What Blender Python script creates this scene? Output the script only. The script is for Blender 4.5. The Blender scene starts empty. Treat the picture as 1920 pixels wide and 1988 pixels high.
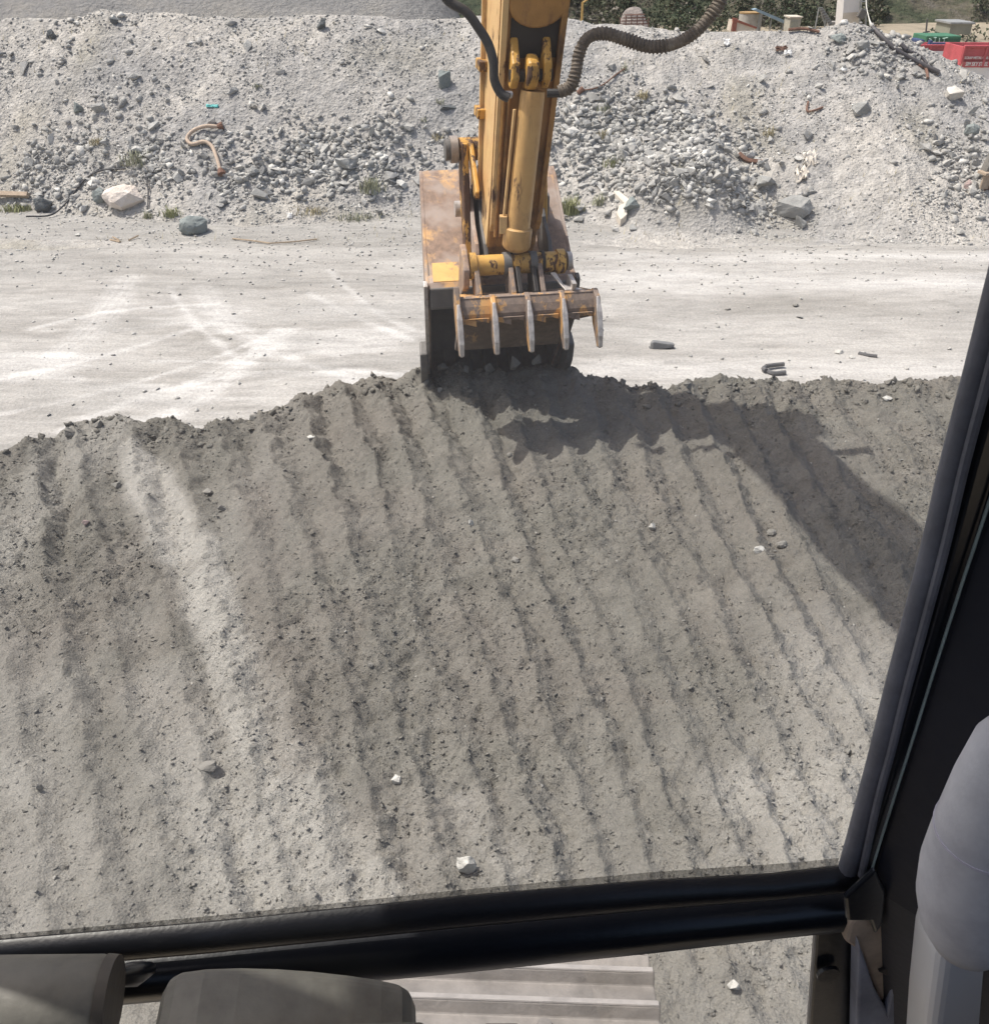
import bpy, bmesh, math, random
import numpy as np
from mathutils import Vector, Matrix
from math import sin, cos, tan, atan, radians, pi, sqrt, hypot
random.seed(7); RNG = np.random.RandomState(11)
scene = bpy.context.scene
col = scene.collection

# ------------------------------------------------------------------ camera, sky, sun, exposure
FPX = 1732.0; PITCH = radians(33.0); EYE = 3.0
cam_d = bpy.data.cameras.new("camera"); cam = bpy.data.objects.new("camera", cam_d); col.objects.link(cam)
cam.location = (0, 0, EYE); cam.rotation_euler = (pi/2 - PITCH, 0, 0)
cam_d.sensor_fit = 'HORIZONTAL'; cam_d.sensor_width = 36.0; cam_d.lens = 36.0*FPX/1920.0
cam_d.clip_start = 0.02; cam_d.clip_end = 3000
scene.camera = cam
SUN = Vector((-0.48, 0.10, 1.0)).normalized()
elev = math.asin(SUN.z)
w = bpy.data.worlds.new("World"); scene.world = w; w.use_nodes = True
nt = w.node_tree; bg = nt.nodes['Background']
sky = nt.nodes.new('ShaderNodeTexSky'); sky.sky_type = 'NISHITA'; sky.sun_disc = False
sky.sun_elevation = elev; sky.sun_rotation = math.atan2(SUN.x, SUN.y); sky.dust_density = 5.0; sky.air_density = 1.0
nt.links.new(sky.outputs[0], bg.inputs[0]); bg.inputs[1].default_value = 0.15
sd = bpy.data.lights.new("sun", 'SUN'); sun = bpy.data.objects.new("sun", sd); col.objects.link(sun)
sd.energy = 3.7; sd.angle = radians(0.6); sd.color = (1.0, 0.95, 0.885)
sun.rotation_euler = SUN.to_track_quat('Z', 'Y').to_euler()
sun.location = (-10, 5, 20)
scene.view_settings.view_transform = 'Standard'; scene.view_settings.look = 'None'
scene.view_settings.gamma = 1.0; scene.view_settings.exposure = 0.30
scene.render.engine = 'CYCLES'
scene.cycles.transparent_max_bounces = 16

# ------------------------------------------------------------------ measuring helpers
CP, SP = cos(PITCH), sin(PITCH)
def ray(px, py):
    a = (px-960.0)/FPX; b = (994.0-py)/FPX
    return Vector((a, CP + b*SP, -SP + b*CP))
def at_y(px, py, Y):            # point at forward distance Y
    d = ray(px, py); t = Y/d.y; return Vector((d.x*t, Y, EYE + d.z*t))
def at_z(px, py, z):            # point at height z
    d = ray(px, py); t = (z-EYE)/d.z; return Vector((d.x*t, d.y*t, z))
def proj(x, y, z):              # numpy friendly: photo pixel of a world point
    dz = z-EYE; dep = y*CP - dz*SP
    return 960 + FPX*x/dep, 994 - FPX*(y*SP + dz*CP)/dep, dep

# ------------------------------------------------------------------ noise
def _h(ix, iy, s):
    n = (ix.astype(np.int64)*374761393 + iy.astype(np.int64)*668265263 + s*974634777) & 0xffffffff
    n = ((n ^ (n >> 13))*1274126177) & 0xffffffff
    n = (n ^ (n >> 16)) & 0xffffff
    return n.astype(np.float64)/0xffffff
def vn(x, y, s=0):
    x = np.asarray(x, float); y = np.asarray(y, float)
    ix = np.floor(x); iy = np.floor(y); fx = x-ix; fy = y-iy
    fx = fx*fx*(3-2*fx); fy = fy*fy*(3-2*fy)
    a = _h(ix, iy, s); b = _h(ix+1, iy, s); c = _h(ix, iy+1, s); d = _h(ix+1, iy+1, s)
    return (a*(1-fx)+b*fx)*(1-fy) + (c*(1-fx)+d*fx)*fy
def fbm(x, y, s=0, o=4, g=0.5):
    r = 0; a = 1; t = 0
    for i in range(o):
        r = r + a*(vn(x*2**i + i*17.3, y*2**i + i*9.1, s+i) - 0.5); t += a; a *= g
    return r/t*2
def sstep(a, b, x):
    t = np.clip((x-a)/(b-a), 0, 1); return t*t*(3-2*t)

# ------------------------------------------------------------------ materials
MATS = {}
class NT:
    def __init__(s, name):
        s.m = bpy.data.materials.new(name); s.m.use_nodes = True; s.t = s.m.node_tree
        s.b = s.t.nodes['Principled BSDF']; s.out = s.t.nodes['Material Output']
    def n(s, typ, **k):
        o = s.t.nodes.new(typ)
        for a, v in k.items(): setattr(o, a, v)
        return o
    def l(s, a, b): s.t.links.new(a, b)
    def coord(s, scale=(1, 1, 1), obj=False):
        if obj: c = s.n('ShaderNodeTexCoord').outputs['Object']
        else: c = s.n('ShaderNodeNewGeometry').outputs['Position']
        m = s.n('ShaderNodeMapping'); m.inputs['Scale'].default_value = scale; s.l(c, m.inputs[0]); return m.outputs[0]
    def noise(s, vec, sc, det=4, rough=0.6, dist=0):
        n = s.n('ShaderNodeTexNoise'); n.inputs['Scale'].default_value = sc; n.inputs['Detail'].default_value = det
        n.inputs['Roughness'].default_value = rough; n.inputs['Distortion'].default_value = dist
        s.l(vec, n.inputs['Vector']); return n.outputs['Fac']
    def voro(s, vec, sc, feat='F1', out='Distance'):
        n = s.n('ShaderNodeTexVoronoi'); n.feature = feat; n.inputs['Scale'].default_value = sc; s.l(vec, n.inputs['Vector']); return n.outputs[out]
    def ramp(s, fac, stops):
        r = s.n('ShaderNodeValToRGB'); e = r.color_ramp.elements
        while len(e) < len(stops): e.new(0.5)
        for i, (p, c) in enumerate(stops):
            e[i].position = p; e[i].color = (c[0], c[1], c[2], 1) if not isinstance(c, (int, float)) else (c, c, c, 1)
        s.l(fac, r.inputs[0]); return r.outputs[0]
    def mix(s, fac, a, b, mode='MIX'):
        m = s.n('ShaderNodeMix'); m.data_type = 'RGBA'; m.blend_type = mode
        for sock, v in ((m.inputs[0], fac), (m.inputs[6], a), (m.inputs[7], b)):
            if isinstance(v, (int, float)): sock.default_value = v
            elif isinstance(v, tuple): sock.default_value = (v[0], v[1], v[2], 1)
            else: s.l(v, sock)
        return m.outputs[2]
    def math(s, op, a, b=0.0):
        m = s.n('ShaderNodeMath'); m.operation = op
        for sock, v in ((m.inputs[0], a), (m.inputs[1], b)):
            if isinstance(v, (int, float)): sock.default_value = v
            else: s.l(v, sock)
        return m.outputs[0]
    def bump(s, h, strength=0.5, dist=0.01, prev=None):
        b = s.n('ShaderNodeBump'); b.inputs['Strength'].default_value = strength; b.inputs['Distance'].default_value = dist
        s.l(h, b.inputs['Height'])
        if prev is not None: s.l(prev, b.inputs['Normal'])
        return b.outputs[0]
    def fin(s, colr=None, rough=0.9, metal=0.0, normal=None, spec=0.3):
        if colr is not None:
            if isinstance(colr, tuple): s.b.inputs['Base Color'].default_value = (*colr, 1)
            else: s.l(colr, s.b.inputs['Base Color'])
        for nm, v in (('Roughness', rough), ('Metallic', metal), ('Specular IOR Level', spec)):
            if isinstance(v, (int, float)): s.b.inputs[nm].default_value = v
            else: s.l(v, s.b.inputs[nm])
        if normal is not None: s.l(normal, s.b.inputs['Normal'])
        return s.m

def mat_dirt():
    a = NT("damp_dirt"); p = a.coord()
    big = a.noise(p, 0.9, 3, 0.55, 0.6); mid = a.noise(p, 5.0, 5, 0.65)
    c = a.ramp(big, [(0.36, (0.176, 0.170, 0.152)), (0.5, (0.184, 0.176, 0.157)), (0.60, (0.190, 0.178, 0.159)), (0.75, (0.22, 0.212, 0.193))])
    c = a.mix(0.55, c, a.ramp(mid, [(0.30, 0.30), (0.5, 0.50), (0.72, 0.70)]), 'OVERLAY')
    at = a.n('ShaderNodeAttribute', attribute_name='tint')
    c = a.mix(at.outputs['Fac'], c, (0.38, 0.368, 0.342))
    ab = a.n('ShaderNodeAttribute', attribute_name='brown'); c = a.mix(ab.outputs['Fac'], c, (0.196, 0.180, 0.162))
    sp = a.voro(p, 55, 'F1', 'Color')
    c = a.mix(0.22, c, a.ramp(sp, [(0.0, 0.25), (0.7, 0.5), (0.9, 0.62), (1.0, 0.95)]), 'OVERLAY')
    h1 = a.noise(p, 30, 6, 0.8); h2 = a.voro(p, 85); 
    n = a.bump(h1, 0.9, 0.020); n = a.bump(h2, 0.6, 0.008, n)
    return a.fin(c, 0.97, 0, n, 0.12)
def mat_road():
    a = NT("dusty_gravel_road"); p = a.coord((1, 1, 1)); ps = a.coord((0.30, 1.0, 1.0))
    big = a.noise(ps, 1.1, 4, 0.6, 0.5)
    c = a.ramp(big, [(0.32, (0.25, 0.238, 0.22)), (0.46, (0.312, 0.299, 0.281)), (0.62, (0.375, 0.361, 0.342))])
    at = a.n('ShaderNodeAttribute', attribute_name='tint')
    c = a.mix(at.outputs['Fac'], c, (0.50, 0.487, 0.472))
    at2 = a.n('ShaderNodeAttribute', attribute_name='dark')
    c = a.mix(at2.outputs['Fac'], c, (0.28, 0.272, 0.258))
    m = a.noise(a.coord((0.25, 1, 1)), 6, 5, 0.7)
    c = a.mix(0.6, c, a.ramp(m, [(0.3, 0.33), (0.5, 0.5), (0.7, 0.64)]), 'OVERLAY')
    f = a.noise(p, 32, 4, 0.7)
    c = a.mix(0.5, c, a.ramp(f, [(0.3, 0.30), (0.5, 0.5), (0.7, 0.68)]), 'OVERLAY')
    n = a.bump(a.voro(p, 22), 0.35, 0.014); n = a.bump(a.voro(p, 48), 0.4, 0.008, n)
    return a.fin(c, 0.95, 0, n, 0.15)
def mat_berm():
    a = NT("rubble_fines"); p = a.coord()
    big = a.noise(p, 0.45, 4, 0.6, 0.4)
    c = a.ramp(big, [(0.34, (0.30, 0.293, 0.286)), (0.5, (0.37, 0.354, 0.333)), (0.66, (0.42, 0.397, 0.365))])
    at = a.n('ShaderNodeAttribute', attribute_name='tint')
    c = a.mix(at.outputs['Fac'], c, (0.24, 0.225, 0.18))
    m = a.noise(p, 6, 5, 0.7)
    c = a.mix(0.6, c, a.ramp(m, [(0.3, 0.34), (0.5, 0.5), (0.7, 0.64)]), 'OVERLAY')
    v = a.voro(p, 9, 'F1', 'Color')
    c = a.mix(0.35, c, a.ramp(v, [(0.0, 0.3), (0.6, 0.5), (1.0, 0.75)]), 'OVERLAY')
    n = a.bump(a.voro(p, 16), 0.7, 0.03); n = a.bump(a.voro(p, 34), 0.6, 0.014, n)
    return a.fin(c, 0.95, 0, n, 0.15)
def mat_rock(name, tones, instanced=False, patch=None):
    a = NT(name); p = a.coord(obj=instanced)
    if instanced: r = a.n('ShaderNodeObjectInfo').outputs['Random']
    else: r = a.n('ShaderNodeAttribute', attribute_name='tint').outputs['Fac']
    k = len(tones)-1
    c = a.ramp(r, [(i/k, t) for i, t in enumerate(tones)])
    m = a.noise(p, 5 if not instanced else 2.2, 5, 0.7)
    c = a.mix(0.55, c, a.ramp(m, [(0.3, 0.34), (0.5, 0.5), (0.7, 0.64)]), 'OVERLAY')
    n = a.bump(a.noise(p, 22 if not instanced else 3.5, 5, 0.7), 0.6, 0.03)
    return a.fin(c, 0.9, 0, n, 0.25)
def mat_plain(name, c, rough=0.6, metal=0, var=0.25, sc=8, bump=0.15, bd=0.004, spec=0.4, obj=False):
    a = NT(name); p = a.coord(obj=obj)
    m = a.noise(p, sc, 5, 0.65)
    cc = a.mix(var*2, c, a.ramp(m, [(0.25, 0.30), (0.5, 0.5), (0.75, 0.66)]), 'OVERLAY')
    n = a.bump(a.noise(p, sc*6, 4, 0.6), bump, bd)
    return a.fin(cc, rough, metal, n, spec)
def mat_paint(name, paint, rust=(0.12, 0.065, 0.04), amt=0.5, dirt=0.3, edge=0.06, sc=6.0, steel=None):
    # worn yellow paint with rusty, greasy bare patches
    a = NT(name); p = a.coord(); ps = a.coord((1.6, 1.6, 0.55))
    w1 = a.noise(ps, sc, 8, 0.72, 0.3); w2 = a.noise(p, 2.2, 3, 0.5)
    ww = a.math('ADD', w1, a.math('MULTIPLY', a.math('SUBTRACT', w2, 0.5), 0.6))
    mask = a.ramp(ww, [(amt, 0.0), (amt+edge, 1.0)])
    pc = a.mix(0.8, paint, a.ramp(a.noise(p, 9, 4, 0.6), [(0.2, 0.36), (0.5, 0.5), (0.8, 0.6)]), 'OVERLAY')
    rc = a.mix(a.ramp(a.noise(p, 25, 4, 0.7), [(0.35, 0), (0.9, 1)]), rust, (rust[0]*0.35, rust[1]*0.38, rust[2]*0.45))
    if steel: rc = a.mix(a.ramp(a.noise(p, 3.5, 3, 0.6), [(0.45, 0), (0.6, 1)]), rc, steel)
    c = a.mix(mask, pc, rc)
    g = a.ramp(a.noise(ps, 3.1, 6, 0.7, 0.5), [(0.52, 0.0), (0.70, 1.0)])
    c = a.mix(a.math('MULTIPLY', g, dirt), c, (0.055, 0.04, 0.03))
    sc_ = a.ramp(a.noise(a.coord((5, 5, 0.7)), 7, 3, 0.6), [(0.66, 0), (0.72, 1)])
    c = a.mix(a.math('MULTIPLY', sc_, 0.6), c, rust)
    n = a.bump(mask, 0.4, 0.002); n = a.bump(a.noise(p, 60, 4, 0.7), 0.25, 0.004, n)
    r = a.ramp(mask, [(0, 0.42), (1, 0.75)])
    return a.fin(c, r, 0, n, 0.4)

M = {}
M['dirt'] = mat_dirt(); M['road'] = mat_road(); M['berm'] = mat_berm()
TON = [(0.24, 0.238, 0.232), (0.33, 0.325, 0.312), (0.38, 0.37, 0.35), (0.41, 0.40, 0.38), (0.32, 0.318, 0.305), (0.39, 0.385, 0.37), (0.62, 0.605, 0.57)]
M['rock'] = mat_rock("grey_crushed_rock", TON)
M['rocki'] = mat_rock("grey_quarry_rock", TON, True)
M['darkrock'] = mat_plain("dark_blue_grey_stone", (0.115, 0.125, 0.13), 0.85, var=0.35, sc=3.5, bump=0.6, bd=0.03, spec=0.2)
M['greenrock'] = mat_plain("green_grey_stone", (0.22, 0.245, 0.24), 0.85, var=0.35, sc=3.5, bump=0.6, bd=0.03, spec=0.2)
M['midrock'] = mat_plain("mid_grey_stone", (0.30, 0.30, 0.29), 0.88, var=0.35, sc=3.5, bump=0.6, bd=0.03, spec=0.2)
M['whiterock'] = mat_plain("cream_white_stone", (0.66, 0.59, 0.53), 0.85, var=0.3, sc=4, bump=0.7, bd=0.03, spec=0.2)
M['chalk'] = mat_plain("chalky_white_stone", (0.50, 0.49, 0.46), 0.9, var=0.35, sc=24, bump=0.6, bd=0.01, spec=0.2)
M['pink'] = mat_plain("pinkish_stone", (0.40, 0.31, 0.29), 0.9, var=0.25, sc=20, bump=0.6, bd=0.01, spec=0.2)
M['dirtstone'] = mat_plain("dusty_grey_stone", (0.22, 0.212, 0.195), 0.93, var=0.3, sc=14, bump=0.7, bd=0.01, spec=0.15)
M['concrete'] = mat_plain("pale_broken_concrete", (0.58, 0.55, 0.50), 0.9, var=0.3, sc=8, bump=0.5, bd=0.01, spec=0.2)
M['clod'] = mat_rock("dirt_clod_soil", [(0.19, 0.185, 0.17), (0.235, 0.228, 0.21), (0.25, 0.236, 0.218), (0.275, 0.268, 0.25), (0.30, 0.29, 0.27), (0.235, 0.215, 0.20), (0.50, 0.48, 0.45)])
YEL = (0.55, 0.285, 0.075)
M['stick'] = mat_paint("worn_sunlit_arm_paint", (0.68, 0.44, 0.20), amt=0.60, dirt=0.45)  # pale base colour includes the sunlight on the arm's left side
M['stickf'] = mat_paint("grimy_shaded_arm_paint", (0.42, 0.215, 0.06), rust=(0.16, 0.085, 0.045), amt=0.47, dirt=0.85, edge=0.16)  # grime plus a darker base for the shade on the near face
M['cyl'] = mat_paint("tan_yellow_cylinder_paint", (0.57, 0.345, 0.135), amt=0.585, dirt=0.6)
M['link'] = mat_paint("chipped_yellow_link_paint", (0.58, 0.32, 0.07), amt=0.50, dirt=0.5, edge=0.03, sc=9)
M['bucket'] = mat_paint("rusty_bucket_shell", (0.58, 0.35, 0.16), rust=(0.34, 0.235, 0.175), amt=0.31, dirt=0.12, edge=0.14, sc=7, steel=(0.38, 0.31, 0.27))
M['thumb'] = mat_paint("rust_brown_thumb_plate", (0.58, 0.33, 0.13), rust=(0.27, 0.205, 0.165), amt=0.45, dirt=0.3, edge=0.05, sc=8)
M['midsteel'] = mat_plain('brown_grey_worn_steel', (0.33, 0.29, 0.26), 0.5, 0.3, var=0.5, sc=16, bump=0.3, bd=0.003)
M['thumbshade'] = mat_paint("shade_darkened_thumb_plate", (0.36, 0.22, 0.10), rust=(0.15, 0.115, 0.09), amt=0.34, dirt=0.4, edge=0.06, sc=8)  # darker copy of the thumb paint, shade under the thumb put into colour
M['steelworn'] = mat_plain("polished_worn_steel", (0.50, 0.46, 0.43), 0.42, 0.4, var=0.5, sc=26, bump=0.3, bd=0.003)
M['steeldark'] = mat_plain("dark_dug_steel", (0.14, 0.135, 0.13), 0.6, 0.2, var=0.35, sc=10, bump=0.4, bd=0.005)
M['grease'] = mat_plain("greasy_black_steel", (0.03, 0.026, 0.024), 0.5, 0.1, var=0.3, sc=14, bump=0.3)
M['hoseblack'] = mat_plain("black_rubber_hose", (0.035, 0.034, 0.034), 0.55, 0, var=0.3, sc=30, bump=0.4)
def mat_wrap():
    a = NT("spiral_wrapped_hose"); p = a.coord()
    m = a.noise(p, 14, 4, 0.7)
    c = a.ramp(m, [(0.3, (0.07, 0.056, 0.045)), (0.55, (0.15, 0.122, 0.095)), (0.75, (0.27, 0.235, 0.19))])
    return a.fin(c, 0.65, 0, a.bump(a.noise(p, 80, 3, 0.6), 0.4, 0.004), 0.4)
M['wrap'] = mat_wrap()
M['frame'] = mat_plain("black_cab_frame_paint", (0.010, 0.012, 0.017), 0.28, 0, var=0.2, sc=20, bump=0.06, spec=0.5)
M['rubber'] = mat_plain("black_window_rubber", (0.012, 0.013, 0.017), 0.36, 0, var=0.3, sc=30, bump=0.1, spec=0.5)
M['sealgrey'] = mat_plain("dusty_grey_rubber_seal", (0.13, 0.135, 0.16), 0.55, 0, var=0.4, sc=25, bump=0.15, spec=0.45)
M['olive'] = mat_plain("olive_grey_rubber_grip", (0.15, 0.146, 0.128), 0.55, 0, var=0.4, sc=22, bump=0.15, spec=0.4)
M['plastic'] = mat_plain("pale_grey_plastic", (0.56, 0.555, 0.58), 0.55, 0, var=0.42, sc=16, bump=0.12, spec=0.45)
M['panel'] = mat_plain("light_grey_console_panel", (0.80, 0.80, 0.80), 0.6, 0, var=0.1, sc=10, bump=0.04, spec=0.35)
M['bluegrey'] = mat_plain("blue_grey_scuffed_panel", (0.26, 0.28, 0.35), 0.6, 0, var=0.6, sc=14, bump=0.1, spec=0.35)
M['tanrust'] = mat_plain("dusty_tan_corner_metal", (0.50, 0.40, 0.31), 0.8, 0, var=0.6, sc=16, bump=0.3, spec=0.3)
M['lining'] = mat_plain("dark_cab_lining", (0.02, 0.02, 0.022), 0.85, 0, var=0.2, sc=12, bump=0.1, spec=0.2)
M['white_edge'] = mat_plain("pale_green_glass_edge", (0.30, 0.36, 0.34), 0.4, 0, var=0.3, sc=40, bump=0.05, spec=0.5)
M['shoe'] = mat_plain("dusty_worn_track_steel", (0.23, 0.215, 0.205), 0.6, 0.1, var=0.6, sc=9, bump=0.5, bd=0.004, spec=0.4)
M['shoeedge'] = mat_plain("bright_worn_grouser_edge", (0.36, 0.34, 0.33), 0.55, 0.2, var=0.3, sc=14, bump=0.3, bd=0.003, spec=0.4)
def mat_glass():
    a = NT("windscreen_glass")
    tr = a.n('ShaderNodeBsdfTransparent'); gl = a.n('ShaderNodeBsdfGlossy'); gl.inputs['Roughness'].default_value = 0.02
    tr.inputs[0].default_value = (0.972, 0.976, 0.965, 1)
    lw = a.n('ShaderNodeLayerWeight'); lw.inputs[0].default_value = 0.5; fr_ = a.math('MULTIPLY', a.math('POWER', lw.outputs['Facing'], 4.0), 0.35); fr_ = a.math('ADD', fr_, 0.012)
    mx = a.n('ShaderNodeMixShader'); a.l(fr_, mx.inputs[0]); a.l(tr.outputs[0], mx.inputs[1]); a.l(gl.outputs[0], mx.inputs[2])
    tl = a.n('ShaderNodeBsdfTranslucent'); tl.inputs[0].default_value = (0.85, 0.85, 0.86, 1); df = a.n('ShaderNodeBsdfDiffuse'); df.inputs[0].default_value = (0.6, 0.6, 0.6, 1)
    p = a.coord(); ds = a.ramp(a.noise(p, 7, 5, 0.65, 0.5), [(0.3, 0.012), (0.75, 0.036)]); m2 = a.n('ShaderNodeMixShader'); a.l(ds, m2.inputs[0]); a.l(mx.outputs[0], m2.inputs[1]); a.l(tl.outputs[0], m2.inputs[2])
    a.l(m2.outputs[0], a.out.inputs['Surface']); return a.m
M['glass'] = mat_glass()
def mat_frit():
    a = NT("dotted_black_frit"); p = a.coord((1, 1, 1))
    v = a.n('ShaderNodeTexVoronoi'); v.inputs['Scale'].default_value = 900; v.inputs['Randomness'].default_value = 0.0; a.l(p, v.inputs['Vector'])
    k = a.math('LESS_THAN', v.outputs['Distance'], 0.42)
    tr = a.n('ShaderNodeBsdfTransparent'); df = a.n('ShaderNodeBsdfDiffuse'); df.inputs[0].default_value = (0.03, 0.02, 0.02, 1)
    mx = a.n('ShaderNodeMixShader'); a.l(k, mx.inputs[0]); a.l(tr.outputs[0], mx.inputs[1]); a.l(df.outputs[0], mx.inputs[2])
    a.l(mx.outputs[0], a.out.inputs['Surface']); return a.m
M['frit'] = mat_frit()

# ------------------------------------------------------------------ object helpers
def world_of(o):
    v = Vector((0, 0, 0))
    while o is not None: v = v + o.location; o = o.parent
    return v
def setp(o, label=None, cat=None, group=None, kind=None):
    if label: o['label'] = label
    if cat: o['category'] = cat
    if group: o['group'] = group
    if kind: o['kind'] = kind
    return o
def empty(name, loc, label, cat, group=None):
    o = bpy.data.objects.new(name, None); col.objects.link(o); o.location = loc; o.empty_display_size = 0.1
    return setp(o, label, cat, group)
def npmesh(name, V, Fc, m, smooth=False, attrs=None):
    me = bpy.data.meshes.new(name)
    V = np.asarray(V, np.float32); Fc = np.asarray(Fc, np.int32); k = Fc.shape[1]
    me.vertices.add(len(V)); me.vertices.foreach_set('co', V.ravel())
    me.loops.add(Fc.size); me.loops.foreach_set('vertex_index', Fc.ravel())
    me.polygons.add(len(Fc)); me.polygons.foreach_set('loop_start', np.arange(0, Fc.size, k, dtype=np.int32))
    if smooth: me.polygons.foreach_set('use_smooth', np.ones(len(Fc), bool))
    me.update(calc_edges=True)
    for a, d in (attrs or {}).items():
        at = me.attributes.new(a, 'FLOAT', 'POINT'); at.data.foreach_set('value', np.asarray(d, np.float32))
    me.materials.append(m)
    o = bpy.data.objects.new(name, me); col.objects.link(o); return o
class MB:
    def __init__(s): s.v = []; s.f = []
    def add(s, vs, fs):
        b = len(s.v); s.v += [Vector(q) for q in vs]; s.f += [tuple(b+i for i in q) for q in fs]; return s
    def box(s, c, size, rot=None):
        hx, hy, hz = size[0]/2, size[1]/2, size[2]/2
        vs = [Vector((x, y, z)) for x in (-hx, hx) for y in (-hy, hy) for z in (-hz, hz)]
        if rot is not None: vs = [rot @ q for q in vs]
        c = Vector(c)
        return s.add([c+q for q in vs], [(0, 1, 3, 2), (4, 6, 7, 5), (0, 4, 5, 1), (2, 3, 7, 6), (0, 2, 6, 4), (1, 5, 7, 3)])
    def loft(s, rings, cap=True, closed=True):
        n = len(rings[0]); b = len(s.v)
        for r in rings: s.v += [Vector(q) for q in r]
        for i in range(len(rings)-1):
            for j in range(n if closed else n-1):
                a = b+i*n+j; c = b+i*n+(j+1) % n
                s.f.append((a, c, c+n, a+n))
        if cap:
            s.f.append(tuple(b+j for j in reversed(range(n)))); s.f.append(tuple(b+(len(rings)-1)*n+j for j in range(n)))
        return s
    def tube(s, pts, r, n=12, cap=True):
        pts = [Vector(q) for q in pts]; rs = r if isinstance(r, (list, tuple)) else [r]*len(pts)
        rings = []; prev = None
        for i, q in enumerate(pts):
            d = (pts[min(i+1, len(pts)-1)] - pts[max(i-1, 0)]).normalized()
            if prev is None:
                up = Vector((0, 0, 1)) if abs(d.z) < 0.9 else Vector((1, 0, 0)); x = d.cross(up).normalized()
            else: x = (prev - d*prev.dot(d)).normalized()
            prev = x; y = d.cross(x)
            rings.append([q + (x*cos(2*pi*j/n) + y*sin(2*pi*j/n))*rs[i] for j in range(n)])
        return s.loft(rings, cap)
    def prism(s, poly, off):           # poly: list of 3D points, off: extrusion vector
        n = len(poly); a = [Vector(q) for q in poly]; off = Vector(off)
        vs = a + [q+off for q in a]
        return s.add(vs, [tuple(reversed(range(n))), tuple(range(n, 2*n))] + [(j, (j+1) % n, n+(j+1) % n, n+j) for j in range(n)])
    def build(s, name, m, parent=None, bevel=0, smooth=False, label=None, seg=2, disp=0):
        o0 = world_of(parent) if parent is not None else Vector((0, 0, 0))
        me = bpy.data.meshes.new(name); me.from_pydata([tuple(q-o0) for q in s.v], [], s.f)
        bm = bmesh.new(); bm.from_mesh(me); bmesh.ops.recalc_face_normals(bm, faces=bm.faces[:]); bm.to_mesh(me); bm.free()
        me.materials.append(m)
        o = bpy.data.objects.new(name, me); col.objects.link(o)
        if parent is not None: o.parent = parent
        if smooth:
            for p in me.polygons: p.use_smooth = True
            me.set_sharp_from_angle(angle=radians(40))
        if bevel:
            b = o.modifiers.new('bevel', 'BEVEL'); b.width = bevel; b.segments = seg; b.limit_method = 'ANGLE'; b.angle_limit = radians(35)
        if label: o['label'] = label
        return o
def spline(pts, k=8):                  # Catmull-Rom through points
    pts = [Vector(q) for q in pts]; out = []
    P = [pts[0]*2-pts[1]] + pts + [pts[-1]*2-pts[-2]]
    for i in range(1, len(P)-2):
        for j in range(k):
            t = j/k; a, b, c, d = P[i-1], P[i], P[i+1], P[i+2]
            out.append(0.5*((2*b) + (c-a)*t + (2*a-5*b+4*c-d)*t*t + (3*b-a-3*c+d)*t**3))
    out.append(pts[-1]); return out

# rock templates (angular convex stones)
def rock_template(seed, n=16, flat=0.7, rough=0.0):
    r = random.Random(seed); bm = bmesh.new()
    for i in range(n):
        z = r.uniform(-1, 1); t = r.uniform(0, 2*pi); q = sqrt(1-z*z); k = r.uniform(0.75, 1.0)
        bm.verts.new((q*cos(t)*k*1.15, q*sin(t)*k*(0.62+0.3*((seed*7) % 10)/10), z*k*flat))
    res = bmesh.ops.convex_hull(bm, input=bm.verts[:])
    bmesh.ops.delete(bm, geom=[v for v in bm.verts if not v.link_faces], context='VERTS')
    bmesh.ops.triangulate(bm, faces=bm.faces[:])
    V = np.array([v.co[:] for v in bm.verts]); bm.verts.index_update(); Fc = np.array([[v.index for v in f.verts] for f in bm.faces])
    bm.free(); V = V-V.mean(0); return V*0.55, Fc
TEMPL = [rock_template(100+i, 8+i % 5, 0.42+0.08*(i % 6), 1) for i in range(14)]
SMALL = [rock_template(300+i, 10, 0.48) for i in range(8)]
FLAT = [rock_template(340+i, 10, 0.34) for i in range(8)]
def rotmats(n, rs, tilt=1.0):
    a = rs.uniform(0, 2*pi, n); b = rs.normal(0, 0.5*tilt, n); c = rs.normal(0, 0.5*tilt, n)
    ca, sa, cb, sb, cc, sc = np.cos(a), np.sin(a), np.cos(b), np.sin(b), np.cos(c), np.sin(c)
    Rz = np.zeros((n, 3, 3)); Rz[:, 0, 0] = ca; Rz[:, 0, 1] = -sa; Rz[:, 1, 0] = sa; Rz[:, 1, 1] = ca; Rz[:, 2, 2] = 1
    Rx = np.zeros((n, 3, 3)); Rx[:, 0, 0] = 1; Rx[:, 1, 1] = cb; Rx[:, 1, 2] = -sb; Rx[:, 2, 1] = sb; Rx[:, 2, 2] = cb
    Ry = np.zeros((n, 3, 3)); Ry[:, 1, 1] = 1; Ry[:, 0, 0] = cc; Ry[:, 0, 2] = sc; Ry[:, 2, 0] = -sc; Ry[:, 2, 2] = cc
    return Rz @ Rx @ Ry
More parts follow.
